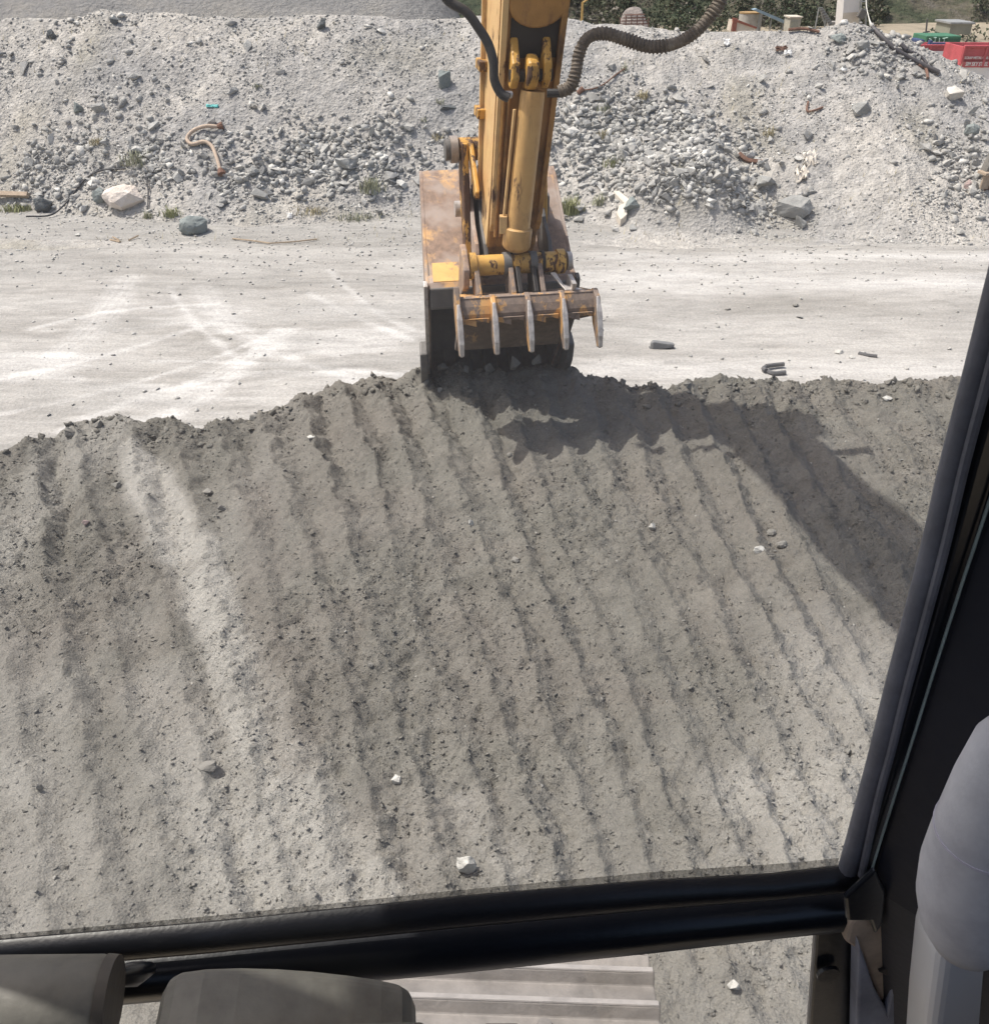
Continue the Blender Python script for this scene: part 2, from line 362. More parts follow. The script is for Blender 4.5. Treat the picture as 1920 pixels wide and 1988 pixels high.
def scatter_mesh(name, P, S, tint, m, templ, rs, label, cat):
    n = len(P); R = rotmats(n, rs); idx = rs.randint(0, len(templ), n)
    VV = []; FF = []; TT = []; base = 0
    for t, (V, Fc) in enumerate(templ):
        k = np.where(idx == t)[0]
        if len(k) == 0: continue
        A = np.einsum('nij,vj->nvi', R[k], V)*S[k][:, None, None] + P[k][:, None, :]
        VV.append(A.reshape(-1, 3)); nv = len(V)
        FF.append((Fc[None] + (np.arange(len(k))*nv)[:, None, None] + base).reshape(-1, 3)); base += nv*len(k)
        TT.append(np.repeat(tint[k], nv))
    o = npmesh(name, np.concatenate(VV), np.concatenate(FF), m, attrs={'tint': np.concatenate(TT)})
    return setp(o, label, cat, kind='stuff')

# ------------------------------------------------------------------ terrain heights
GA = radians(12.6)
cr = [(0, 893), (80, 862), (130, 838), (200, 824), (330, 822), (400, 836), (490, 820), (545, 800), (620, 765), (720, 742), (820, 735), (940, 745), (1080, 735), (1150, 745), (1250, 765), (1350, 752), (1450, 748), (1550, 752), (1640, 740), (1700, 746), (1840, 745)]
cx_ = []; cy_ = []
for q in cr:
    p = at_z(q[0], q[1], 0.0); cx_.append(p.x); cy_.append(p.y)
cx_ = np.array([-7.0]+cx_+[9.0]); cy_ = np.array([3.6]+cy_+[6.7])
def crest_y(x): return np.interp(x, cx_, cy_)
def groove_w(x, y):
    th = np.arctan2(x-1.9, y+4.2); u = np.hypot(x-1.9, y+4.2)
    w = th/0.0285 + 0.55*fbm(x*0.35, y*0.18, 5, 2) + 0.22*fbm(x*2.5, y*1.2, 15, 3) + 0.16*fbm(x*11, y*8, 16, 2)
    return w, u
def dirt_h(x, y, fine=True):
    x = np.asarray(x, float); y = np.asarray(y, float)
    w, u = groove_w(x, y)
    k = np.floor(w); f = w-k
    def am(kk): return (0.25+1.0*_h(kk, kk*0, 3))*(0.7+0.9*np.clip(fbm(kk*3.7, u*0.6, 8, 2)+0.35, 0, 1))
    rg = 0.56
    prof = np.where(f < rg, f/rg, (1-f)/(1-rg))
    ampn = am(k)*(1-f)+am(k+1)*f
    ridge = np.exp(-((f-rg)/0.13)**2); valley = np.clip(1-prof*1.6, 0, 1)
    dc = crest_y(x)-y
    h = 0.040*(1+0.9*sstep(2.2, 0.5, dc)-0.9*sstep(0.5, 0.0, dc)+0.5*sstep(-0.6, -1.6, x))*ampn*(np.clip(prof, 0, 1)**1.15 - 0.45)
    near = sstep(0.9, 2.4, y)
    h = h*(0.45+0.55*near)
    h = h + 0.006*np.exp(-((f-rg)/0.06)**2)*(0.3+1.2*vn(x*9, y*9, 55))*ampn*near
    h = h + 0.07*fbm(x*0.7, y*0.7, 21, 3) + 0.035*fbm(x*2.6, y*2.0, 22, 3)
    lumpm = sstep(0.42, 0.62, vn(x*1.3+4, y*1.3, 31)*0.55+vn(w*0.5, u*1.1, 37)*0.45)
    if fine:
        n1 = fbm(x*9, y*9, 41, 4, 0.65); n2 = np.abs(fbm(x*18, y*18, 45, 3, 0.7)); n3 = fbm(x*32, y*32, 47, 2, 0.7)
        rough = 0.5 + 0.8*lumpm + 0.7*valley + 0.9*ridge*ampn
        h = h + 0.017*n1*rough + 0.022*(0.35-n2)*rough + 0.010*n3*(0.6+0.6*rough)
        b = np.maximum(0, vn(x*9+3, y*9, 51)-0.74)*0.07*(0.3+lumpm); h = h+b
    d = y - crest_y(x) - 0.07*fbm(x*3.5, y*0.5, 61, 3) - 0.05*fbm(x*11, y*3, 65, 3)
    lip = np.exp(-((d+0.12)/0.18)**2)*(0.03+0.045*vn(x*4, y*4, 67)+0.03*fbm(x*14, y*14, 68, 3)) + 0.10*np.exp(-((x+0.06)/0.62)**4-((y-6.62)/0.22)**2)
    h = h + lip
    drop = np.where(d > 0, -d*0.95 - 0.05*(1-np.exp(-d*6)), 0)
    return np.maximum(h + drop + np.where(d > 0, 0.06*fbm(x*5, y*5, 71, 3), 0), -1.75)
def road_h(x, y):
    x = np.asarray(x, float); y = np.asarray(y, float)
    h = -1.5 + 0.04*fbm(x*0.35, y*0.9, 81, 3) + 0.012*fbm(x*2.2, y*5, 85, 3)
    # wheel ridges parallel to the road, right of the bucket
    h = h + 0.03*np.sin(y*3.1+0.4*np.sin(x*0.6))*sstep(11.5, 13.5, y)*np.clip(fbm(x*.4, y*.4, 88, 2)+.6, 0, 1)
    return h
bc = [(-200, 60), (0, 34), (150, 36), (195, 20), (250, 22), (330, 26), (400, 30), (480, 34), (560, 28), (700, 30), (800, 36), (930, 30), (1060, 28), (1115, 34), (1150, 46), (1230, 54), (1300, 58), (1450, 58), (1570, 56), (1610, 50), (1645, 42), (1680, 44), (1720, 64), (1760, 74), (1800, 92), (1860, 122), (1920, 156), (2100, 240)]
BX, BZ, YC = [], [], 20.8
for q in bc:
    p = at_y(q[0], q[1], YC); BX.append(p.x); BZ.append(p.z)
tb = [(-300, 395), (0, 402), (150, 418), (300, 432), (480, 440), (700, 432), (950, 428), (1100, 428), (1180, 438), (1230, 450), (1380, 462), (1470, 452), (1560, 448), (1700, 458), (1920, 462), (2200, 470)]
TX = []; TY = []
for q in tb:
    p = at_z(q[0], q[1], -1.5); TX.append(p.x); TY.append(p.y)
def berm_h(x, y, fine=True):
    x = np.asarray(x, float); y = np.asarray(y, float)
    zc = np.interp(x, BX, BZ); yb = np.interp(x, TX, TY) + 0.25*fbm(x*0.8, y*0.2, 91, 3); yc = YC + 0*x
    t = (y-yb)/(yc-yb)
    tt = np.clip(t, 0, 1); pr = tt*0.8+0.2*tt*tt*(3-2*tt)
    pr = pr + 0.07*np.sin(tt*pi)*fbm(x*0.35, y*0.35, 95, 2)
    h = -1.53 + (zc+1.53)*pr
    # small dusty mound at the toe, right of the arm
    h = h + 0.72*np.exp(-((x-3.45)/1.05)**4-((y-16.75)/0.62)**2)
    env = np.clip(tt*6, 0, 1)*np.clip((1.06-t)*8, 0.15, 1)
    h = h + env*(0.16*fbm(x*0.7, y*0.7, 101, 3) + 0.07*fbm(x*2.5, y*2.5, 103, 4))
    if fine: h = h + env*0.03*fbm(x*10, y*10, 107, 3) + 0.02*env*fbm(x*22, y*22, 108, 2)
    h = np.where(t > 1, zc - (y-yc)*0.62 + (0.15*fbm(x*1.5, y*1.5, 109, 3))*np.clip((y-yc)*2, 0.1, 1), h)
    return np.maximum(h, -9.0)
def yard_h(x, y):
    x = np.asarray(x, float); y = np.asarray(y, float)
    d = sstep(22, 45, y)
    return -1.66 + d*(-4.2 + 0.3*fbm(x*0.05, y*0.05, 111, 3)) + 0.15*fbm(x*.2, y*.2, 113, 3)*d

def grid(name, x0, x1, y0, y1, st, hf, m, smooth=True, attrs=None, keep=None):
    nx = int((x1-x0)/st)+1; ny = int((y1-y0)/st)+1
    X, Y = np.meshgrid(np.linspace(x0, x1, nx), np.linspace(y0, y1, ny)); Z = hf(X, Y)
    V = np.stack([X.ravel(), Y.ravel(), Z.ravel()], 1)
    i = np.arange(nx*ny).reshape(ny, nx)
    Fc = np.stack([i[:-1, :-1].ravel(), i[:-1, 1:].ravel(), i[1:, 1:].ravel(), i[1:, :-1].ravel()], 1)
    at = {k: f(X, Y).ravel() for k, f in (attrs or {}).items()}
    return npmesh(name, V, Fc, m, smooth, at)

# ---- dirt heap the machine stands on
def pdist(x, y, pts):
    P = [at_z(a, b, 0.0) for a, b in pts]; dm = np.full_like(x, 99.)
    for p, q in zip(P[:-1], P[1:]):
        dx, dy = q.x-p.x, q.y-p.y; t = np.clip(((x-p.x)*dx+(y-p.y)*dy)/(dx*dx+dy*dy), 0, 1)
        dm = np.minimum(dm, np.hypot(x-p.x-t*dx, y-p.y-t*dy))
    return dm
def dirt_tint(x, y):       # patches where the damp soil has dried pale
    xx = x+0.05*fbm(x*5, y*5, 19, 3); yy = y+0.05*fbm(x*5, y*5, 20, 3)
    a = 0.85*sstep(0.19, 0.07, pdist(xx, yy, [(270, 900), (330, 1010), (395, 1130), (450, 1280), (520, 1450), (610, 1600), (700, 1760)]))*(0.65+0.6*vn(x*2.2, y*2.2, 33))
    a += 0.5*sstep(0.15, 0.05, pdist(xx, yy, [(250, 880), (290, 1000), (350, 1090)]))
    a += 0.30*sstep(0.12, 0.04, pdist(xx, yy, [(900, 1560), (960, 1640), (1010, 1720)]))
    a += 0.40*sstep(0.45, 0.10, pdist(xx, yy, [(1640, 1260), (1560, 1480), (1500, 1600)]))
    a += sstep(3.1, 1.9, y)*0.34 + 0.4*sstep(0.30, 0.08, pdist(xx, yy, [(330, 1350), (400, 1500), (480, 1700)]))
    a += 0.4*sstep(0.5, 0.75, vn(x*1.4+5, y*0.7, 23))*sstep(-1.0, -2.0, x) + 0.45*sstep(0.5, 1.7, x)*sstep(3.6, 2.2, y)
    a *= 0.6+0.8*vn(x*4, y*4, 7)
    return np.clip(a, 0, 0.85)
def dirt_brown(x, y):
    xx = x+0.05*fbm(x*5, y*5, 29, 3)
    a = 0.45*sstep(0.17, 0.06, pdist(xx, y, [(500, 960), (510, 1150), (530, 1300), (590, 1480)]))
    a += 0.35*sstep(0.5, 0.8, vn(x*0.8, y*0.6, 27)); return np.clip(a, 0, 0.8)
o = grid('dirt_heap', -6.2, 7.0, 0.2, 8.9, 0.0145, dirt_h, M['dirt'], True, {'tint': dirt_tint, 'brown': dirt_brown}); setp(o, kind='structure')
# ---- haul road
def road_tint(x, y):
    t = np.zeros_like(x)
    px, py, _ = proj(x, y, np.full_like(x, -1.5))
    arcs = [((250, 540), (220, 620), (110, 690), 26), ((395, 560), (430, 640), (560, 690), 22), ((560, 690), (640, 720), (760, 770), 10), ((600, 570), (700, 620), (800, 660), 9), ((560, 640), (470, 700), (330, 770), 16), ((540, 640), (420, 790), (200, 850), 14), ((1, 740), (200, 700), (480, 600), 9), ((0, 800), (260, 760), (520, 650), 8), ((330, 560), (360, 620), (470, 700), 8), ((640, 520), (700, 600), (800, 640), 8), ((60, 640), (200, 600), (420, 590), 7), ((120, 830), (330, 740), (500, 720), 10), ((300, 700), (520, 690), (800, 730), 7)]
    wob = 6*fbm(x*2, y*2, 121, 2)
    for a, b, c, wd in arcs:
        A = at_z(*a, -1.5); B = at_z(*b, -1.5); C = at_z(*c, -1.5)
        dm = np.full_like(x, 99.)
        for s in np.linspace(0, 1, 40):
            q = A*(1-s)**2+B*2*s*(1-s)+C*s*s; dm = np.minimum(dm, np.hypot(x-q.x, y-q.y))
        wm = wd*0.010
        t += 0.5*sstep(wm*1.3, wm*0.4, dm+0.05*fbm(x*6, y*6, 4, 2))*(0.35+0.5*vn(x*3, y*14, 5)+0.45*(np.sin(dm*70) > 0))
    t += 0.75*np.exp(-((py-545)/22)**2)*sstep(1050, 1200, px)*(0.4+0.9*vn(x*0.6, y*5, 123))
    t += 0.6*np.exp(-((py-500)/10)**2)*sstep(1100, 1250, px)*(0.4+0.9*vn(x*0.6, y*5, 124))
    t += 0.55*np.exp(-((py-720)/20)**2)*sstep(1080, 1180, px)
    t += 0.6*sstep(0.5, 0.72, vn(x*0.5, y*2.2, 125)*0.7+vn(x*3, y*8, 126)*0.3)*sstep(900, 700, px)*sstep(560, 640, py)
    return np.clip(t, 0, 0.95)
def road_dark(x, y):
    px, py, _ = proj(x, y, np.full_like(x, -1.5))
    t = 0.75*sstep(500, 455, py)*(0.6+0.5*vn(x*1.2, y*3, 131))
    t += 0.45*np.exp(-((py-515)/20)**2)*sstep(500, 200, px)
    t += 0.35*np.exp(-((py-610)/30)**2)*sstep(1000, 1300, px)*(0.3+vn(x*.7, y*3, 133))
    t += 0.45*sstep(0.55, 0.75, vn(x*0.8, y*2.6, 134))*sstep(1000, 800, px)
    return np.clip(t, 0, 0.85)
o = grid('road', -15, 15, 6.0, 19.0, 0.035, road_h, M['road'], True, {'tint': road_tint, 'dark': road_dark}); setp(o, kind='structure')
# ---- rubble berm
def berm_tint(x, y):
    t = 0.5*sstep(0.55, 0.8, fbm(x*0.6, y*0.6, 141, 3)*0.5+0.5)
    t += 0.95*np.exp(-((x-3.35)/0.42)**2-((y-16.5)/0.32)**2)
    return np.clip(t, 0, 0.9)
o = grid('rubble_bank', -17, 17, 14.8, 30, 0.045, berm_h, M['berm'], True, {'tint': berm_tint}); setp(o, kind='structure')
# ---- far yard sheet
Mg = mat_plain("yard_gravel", (0.30, 0.26, 0.20), 0.95, var=0.5, sc=0.22, bump=0.8, bd=0.3, spec=0.1)
o = grid('yard_ground', -420, 420, -40, 700, 4.0, lambda x, y: yard_h(x, y) - sstep(60, 10, np.abs(x))*sstep(24, 18, y)*0.6, Mg); setp(o, kind='structure')
# ---- grey spoil slope, left behind the berm
def spoil_h(x, y):
    return -7 + (y-34)*0.60*sstep(4.5, -1.5, x + 0.25*(y-40)) + 0.8*fbm(x*0.08, y*0.08, 151, 4) + 0.25*fbm(x*.5, y*.5, 153, 3)
Ms = NT("grey_spoil"); p_ = Ms.coord()
c_ = Ms.ramp(Ms.noise(p_, 0.25, 5, 0.65), [(0.3, (0.20, 0.20, 0.20)), (0.5, (0.25, 0.245, 0.24)), (0.7, (0.30, 0.285, 0.26))])
c_ = Ms.mix(0.6, c_, Ms.ramp(Ms.noise(p_, 5, 4, 0.7), [(0.3, 0.36), (0.5, 0.5), (0.7, 0.62)]), 'OVERLAY')
M['spoil'] = Ms.fin(c_, 0.95, 0, Ms.bump(Ms.noise(p_, 3, 5, 0.7), 1, 0.3), 0.1)
o = grid('spoil_slope', -75, 22, 36, 95, 0.5, spoil_h, M['spoil']); setp(o, kind='structure')
# ---- wooded hillside
def hill_h(x, y):
    b = 112 + 10*fbm(x*0.02, y*0.0, 161, 2)
    return -7 + np.maximum(0, (y-b))*0.62*(1+0.2*fbm(x*0.03, y*0.03, 163, 3)) + 1.6*fbm(x*0.08, y*0.08, 165, 4) + 0.5*fbm(x*.4, y*.4, 167, 3)
Mh = NT("hillside_scrub_ground"); p_ = Mh.coord()
c_ = Mh.ramp(Mh.noise(p_, 0.10, 5, 0.7, 0.4), [(0.32, (0.045, 0.06, 0.04)), (0.46, (0.075, 0.088, 0.055)), (0.55, (0.13, 0.12, 0.09)), (0.63, (0.18, 0.165, 0.145)), (0.74, (0.22, 0.21, 0.20))])
c_ = Mh.mix(0.7, c_, Mh.ramp(Mh.noise(p_, 1.3, 4, 0.7), [(0.3, 0.28), (0.5, 0.5), (0.7, 0.68)]), 'OVERLAY')
M['hill'] = Mh.fin(c_, 0.95, 0, Mh.bump(Mh.noise(p_, 0.9, 5, 0.7), 1, 1.2), 0.1)
o = grid('wooded_hillside', -60, 160, 96, 190, 0.9, hill_h, M['hill']); setp(o, kind='structure')

# ------------------------------------------------------------------ loose stones and clods
rs = np.random.RandomState(5)
def frustum_pick(n, y0, y1, hf, extra=0.06, rs=rs):
    # uniform density over the ground area that the window looks at
    y = np.sqrt(rs.uniform(y0*y0, y1*y1, n)); x = rs.uniform(-1, 1, n)*(y*0.9+1.2)*(0.56+extra)
    return x, y
# small clods over the dirt heap
def clods(n, s0, s1, pw, seed):
    r = np.random.RandomState(seed)
    y = r.uniform(0.9, 7.0, n); x = r.uniform(-1, 1, n)*(0.6*y+1.9)
    y = y; k = y < crest_y(x)+0.05; x, y = x[k], y[k]
    w, u = groove_w(x, y); f = w-np.floor(w)
    val = np.clip(1-1.5*np.where(f < 0.56, f/0.56, (1-f)/0.44), 0, 1)
    lump = sstep(0.40, 0.62, vn(x*1.3+4, y*1.3, 31)*0.6+vn(w*0.5, u*1.1, 37)*0.4)
    k = r.uniform(0, 1, len(x)) < (0.22 + 0.5*val + 0.55*lump)
    x, y = x[k], y[k]; s = s0 + (s1-s0)*r.uniform(0, 1, len(x))**pw; s = s*(0.75+0.07*y)
    z = dirt_h(x, y) + s*0.0
    return np.stack([x, y, z], 1), s, r
P, S, r_ = clods(150000, 0.008, 0.034, 4.2, 1)
tint = np.clip(r_.uniform(0, 0.82, len(P)), 0, 1); tint[r_.uniform(0, 1, len(P)) < 0.022] = 0.97
scatter_mesh('dirt_clods', P, S, np.where(tint > 0.9, 0.97, np.clip(dirt_tint(P[:, 0], P[:, 1])+r_.uniform(0.0, 0.30, len(P)), 0, 1)), M['dirt'], FLAT, r_, 'small grey crumbs and clods strewn over the raked dirt', 'dirt clods')
# clods along the crest
n = 1700; r_ = np.random.RandomState(9); x = r_.uniform(-3.9, 4.6, n); y = crest_y(x)+r_.normal(-0.14, 0.13, n); s = 0.014+0.07*r_.uniform(0, 1, n)**5
P = np.stack([x, y, dirt_h(x, y)+s*0.05], 1)
scatter_mesh('crest_clods', P, s, r_.uniform(0, 0.25, n), M['dirt'], TEMPL, r_, 'crumbly dark clods along the broken far edge of the dirt', 'dirt clods')
# road pebbles
n = 30000; r_ = np.random.RandomState(10); y = np.sqrt(r_.uniform(8.5**2, 17.5**2, n)); x = r_.uniform(-1, 1, n)*(y*0.62+1.0)
den = 0.13+0.45*sstep(12.5, 15, y)+0.6*sstep(15, 16.3, y); k = r_.uniform(0, 1, n) < den; x, y = x[k], y[k]
s = 0.012+0.07*r_.uniform(0, 1, len(x))**7
P = np.stack([x, y, road_h(x, y)+s*0.12], 1)
tn = r_.uniform(0.35, 0.60, len(x)); tn[r_.uniform(0, 1, len(x)) < 0.55] = 0.90
scatter_mesh('road_gravel', P, s, tn, M['rock'], SMALL, r_, 'loose pale gravel scattered over the dusty road', 'gravel')
# berm rocks: density from how the bank is covered
def zone(px, py):
    e = lambda cx, cy, rx, ry: np.exp(-(((px-cx)/rx)**2+((py-cy)/ry)**2)**1.5)
    return np.clip(e(1250, 300, 200, 110)*1.2 + e(1420, 390, 130, 50) + e(430, 310, 190, 65)*0.75 + e(740, 300, 190, 75)*0.6 + e(160, 130, 150, 110)*0.22 + e(1700, 100, 90, 60)*0.5 + e(1860, 290, 80, 110)*0.45 + e(80, 330, 120, 90)*0.4, 0, 1)
r_ = np.random.RandomState(21); n = 150000
y = r_.uniform(15.0, 21.3, n); x = r_.uniform(-1, 1, n)*(y*0.62+1.2)
yb = np.interp(x, TX, TY); k = (y > yb-0.35); x, y = x[k], y[k]
z = berm_h(x, y); px, py, dep = proj(x, y, z); zn = zone(px+12*fbm(x, y, 3, 2), py)
mound = np.exp(-(((px-1345)/150)**2+((py-425)/50)**2)**2)
k = r_.uniform(0, 1, len(x)) < (0.30 + 0.8*zn)*(0.35+1.2*sstep(0.35, 0.65, vn(x*0.9, y*1.1, 191)))*(1-0.98*mound)*(1-0.4*sstep(1450, 1550, px)*sstep(420, 300, py)); x, y, z, zn = x[k], y[k], z[k], zn[k]
s = 0.022 + 0.07*r_.uniform(0, 1, len(x))**3.5 + (0.04+0.17*r_.uniform(0, 1, len(x))**2)*(r_.uniform(0, 1, len(x)) < zn*0.55) + 0.16*(r_.uniform(0, 1, len(x)) < 0.004)*r_.uniform(0.3, 1.6, len(x))
tn = r_.uniform(0.0, 0.88, len(x)); tn[r_.uniform(0, 1, len(x)) < 0.12] = 0.96
order = np.argsort(-s/(y*CP-(z-3)*SP)); ind = order[:290]; rest = order[290:]
P = np.stack([x, y, z+s*0.05], 1)
big_mask = s[rest] > 0.06
rb = rest[big_mask]; rsm = rest[~big_mask]
scatter_mesh('bank_stones', P[rb], s[rb], tn[rb], M['rock'], TEMPL, r_, 'mass of fist sized broken grey stones covering the rubble bank', 'stones')
scatter_mesh('bank_gravel', P[rsm], s[rsm], tn[rsm], M['rock'], SMALL, r_, 'fine loose gravel sprinkled between the stones of the bank', 'gravel')
# the 290 largest loose rocks of the bank as things of their own
RM = []
for i, (V, Fc) in enumerate(TEMPL):
    me = bpy.data.meshes.new('rock'); me.from_pydata([tuple(q) for q in V], [], [tuple(int(a) for a in f) for f in Fc]); me.materials.append(M['rocki'])
    RM.append(me)
pxa, pya, _ = proj(x, y, z)
for j, i in enumerate(ind):
    o = bpy.data.objects.new('rock', RM[j % 14]); col.objects.link(o)
    o.location = (x[i], y[i], z[i]+s[i]*0.12); o.scale = (s[i], s[i], s[i]*0.95)
    o.rotation_euler = (r_.normal(0, 0.5), r_.normal(0, 0.5), r_.uniform(0, 6.28))
    if pxa[i] < 960: setp(o, 'loose angular grey rock in the rubble bank left of the yellow arm', 'rock', 'loose rocks on the bank left of the arm')
    else: setp(o, 'loose angular grey rock in the rubble bank right of the yellow arm', 'rock', 'loose rocks on the bank right of the arm')

# individual stones and boulders
def boulder(name, px, py, wpx, hpx, m, label, cat, surf='berm', seed=0, cut=0, n=26, sink=0.25, yaw=0.0, sub=4, jag=0.14):
    # find the point on the surface under the pixel by marching
    d = ray(px, py+hpx*0.35); t = 0.5
    hf = {'berm': lambda X, Y: max(float(berm_h(X, Y)), float(road_h(X, Y))), 'road': lambda X, Y: float(road_h(X, Y)), 'dirt': lambda X, Y: float(dirt_h(X, Y))}[surf]
    while t < 60:
        q = Vector((0, 0, EYE))+d*t
        if q.z < hf(q.x, q.y): break
        t += 0.02 if surf == 'berm' else 0.008
    dep = q.y*CP-(q.z-EYE)*SP; wm = wpx/FPX*dep; hm = hpx/FPX*dep
    r = random.Random(seed*31+7); bm = bmesh.new()
    for i in range(n):
        zz = r.uniform(-1, 1); a = r.uniform(0, 2*pi); k = sqrt(1-zz*zz); rr = r.uniform(0.86, 1)
        bm.verts.new((k*cos(a)*rr*wm/2, k*sin(a)*rr*wm*0.40, zz*rr*hm/2))
    bmesh.ops.convex_hull(bm, input=bm.verts[:])
    bmesh.ops.delete(bm, geom=[v for v in bm.verts if not v.link_faces], context='VERTS')
    bmesh.ops.triangulate(bm, faces=bm.faces[:])
    bmesh.ops.subdivide_edges(bm, edges=bm.edges[:], cuts=sub, use_grid_fill=True)
    for v in bm.verts:
        nz = float(fbm(v.co.x/wm*4+seed, v.co.y/wm*4+v.co.z/wm*5, 7+seed, 3)); nz2 = float(fbm(v.co.y/wm*9+seed, v.co.x/wm*9+v.co.z/wm*8, 17+seed, 2)); v.co *= 1+jag*nz+0.05*nz2
    me = bpy.data.meshes.new(name); bm.to_mesh(me); bm.free(); me.materials.append(m)
    o = bpy.data.objects.new(name, me); col.objects.link(o); o.location = (q.x, q.y, q.z+hm*(0.5-sink)); o.rotation_euler = (0, 0, yaw)
    return setp(o, label, cat)
B = boulder
B('boulder', 246, 378, 84, 52, M['whiterock'], 'large cream white boulder at the foot of the bank', 'boulder', seed=1, jag=0.12)
B('boulder', 88, 395, 42, 44, M['darkrock'], 'dark charcoal boulder beside the cable at far left of the bank foot', 'boulder', seed=2)
B('boulder', 196, 378, 34, 36, M['greenrock'], 'pale green grey boulder just left of the cream boulder', 'boulder', seed=3)
B('boulder', 376, 434, 66, 44, M['greenrock'], 'blue grey boulder lying on the road edge in front of the bank', 'boulder', seed=4, n=34)
B('boulder', 1540, 398, 78, 50, M['midrock'], 'big blocky grey boulder at the right foot of the bank', 'boulder', seed=5, n=14)
B('rock', 1549, 430, 32, 36, M['midrock'], 'upright grey rock leaning in front of the blocky grey boulder', 'rock', seed=6, n=12)
B('boulder', 1488, 352, 58, 34, M['midrock'], 'angular slab like boulder above the blocky grey boulder', 'boulder', seed=7, n=12)
B('boulder', 866, 148, 44, 48, M['greenrock'], 'flat faced blue grey boulder high on the bank left of the arm', 'boulder', seed=8, n=12)
B('rock', 870, 208, 44, 14, M['darkrock'], 'thin dark slab rock below the flat faced boulder', 'rock', seed=9, n=12)
B('rock', 627, 44, 30, 26, M['darkrock'], 'dark rock on the crest of the bank above centre left', 'rock', seed=10, n=12)
B('rock', 102, 66, 22, 22, M['darkrock'], 'dark rust brown rock near the top left of the bank', 'rock', seed=11, n=12)
B('rock', 224, 40, 24, 20, M['darkrock'], 'dark rock amid the pale crest stones at upper left', 'rock', seed=12, n=12)
B('boulder', 1672, 208, 44, 30, M['midrock'], 'grey rounded boulder below the rusty bar on the right bank', 'boulder', seed=13)
B('boulder', 1626, 74, 34, 28, M['greenrock'], 'blue grey boulder under the pointed peak of the bank', 'boulder', seed=14, n=12)
B('boulder', 1672, 86, 34, 26, M['midrock'], 'grey boulder right below the pointed peak of the bank', 'boulder', seed=15, n=12)
B('boulder', 1886, 250, 34, 28, M['greenrock'], 'bluish curled boulder close to the wooden post', 'boulder', seed=16, n=16)
B('rock', 1552, 300, 30, 24, M['chalk'], 'pale rock above the white cloth on the right bank', 'rock', seed=17, n=12)
B('rock', 152, 208, 26, 28, M['greenrock'], 'left rock of the pale cluster at middle left of the bank', 'rock', seed=18, n=12)
B('rock', 192, 206, 34, 26, M['midrock'], 'right rock of the pale cluster at middle left of the bank', 'rock', seed=19, n=12)
B('rock', 184, 226, 20, 16, M['chalk'], 'small white rock below the pale cluster at middle left', 'rock', seed=20, n=12)
B('boulder', 672, 316, 56, 34, M['midrock'], 'grey green wedge shaped boulder midway up the bank left of the bucket', 'boulder', seed=21, n=12)
B('rock', 1225, 395, 38, 36, M['greenrock'], 'blue grey broken rock beside the concrete pieces', 'rock', seed=22, n=14)
B('rock', 1850, 180, 50, 30, M['concrete'], 'pale lump of broken concrete half buried below the black pipe', 'rock', seed=23, n=16)
# stones on the raked dirt
D = lambda *a, **k: boulder(*a, surf='dirt', **k)
D('stone', 905, 1672, 42, 60, M['chalk'], 'large white stone at the lower window bar', 'stone', seed=30, n=16, sink=0.15)
D('stone', 770, 1512, 26, 20, M['chalk'], 'white stone with a dark underside in the middle foreground dirt', 'stone', seed=31, n=14, sink=0.1)
D('stone', 1265, 1021, 16, 24, M['chalk'], 'upright white stone in the furrows below the bucket shadow', 'stone', seed=32, n=12)
D('stone', 915, 1013, 16, 18, M['chalk'], 'small white stone in the furrows left of centre', 'stone', seed=33, n=12)
D('stone', 1474, 1065, 26, 20, M['chalk'], 'white crumbly stone at the edge of the long shadow', 'stone', seed=34, n=16)
D('stone', 1496, 1032, 22, 16, M['dirtstone'], 'grey stone in the shadow above its neighbour', 'stone', seed=35)
D('stone', 1516, 1054, 26, 20, M['dirtstone'], 'rounded grey stone in the shadow right of the white crumbly stone', 'stone', seed=36)
D('stone', 168, 1012, 16, 20, M['pink'], 'pinkish stone in the left furrows', 'stone', seed=37, n=12)
D('stone', 405, 954, 26, 20, M['dirtstone'], 'dark undercut stone in the upper left furrows', 'stone', seed=38, n=12)
D('stone', 432, 984, 18, 18, M['dirtstone'], 'grey stone just below the undercut stone', 'stone', seed=39, n=12)
D('stone', 226, 938, 24, 18, M['dirtstone'], 'pale grey angular stone in the upper left furrows', 'stone', seed=40, n=12)
D('stone', 605, 846, 20, 9, M['chalk'], 'thin white stone near the crest left of the bucket', 'stone', seed=41, n=12)
D('stone', 194, 820, 22, 28, M['dirtstone'], 'dark pointed clod standing on the left crest', 'clod', seed=42, n=12, sink=0.3)
D('stone', 138, 836, 26, 30, M['dirtstone'], 'pale pointed stone on the left crest', 'stone', seed=43, n=12, sink=0.3)
D('clod', 494, 808, 22, 16, M['dirtstone'], 'rounded clod on the crest where it steps up', 'clod', seed=44)
D('stone', 403, 1482, 44, 26, M['dirtstone'], 'pale lump of dried dirt in the left foreground', 'clod', seed=45)
D('stone', 1420, 1908, 32, 34, M['chalk'], 'white angular stone under the lower window', 'stone', seed=46, n=12)
D('stone', 990, 882, 14, 12, M['dirtstone'], 'small stone at the tip of the bucket shadow', 'stone', seed=47)
D('stone', 1725, 738, 22, 22, M['dirtstone'], 'grey clod at the right end of the crest', 'clod', seed=48, n=12)
D('stone', 1335, 744, 24, 16, M['dirtstone'], 'dark clod on the crest right of the bucket', 'clod', seed=49, n=12)
D('stone', 78, 1525, 18, 26, M['dirtstone'], 'small grey stone in the far left foreground furrow', 'stone', seed=50, n=12)
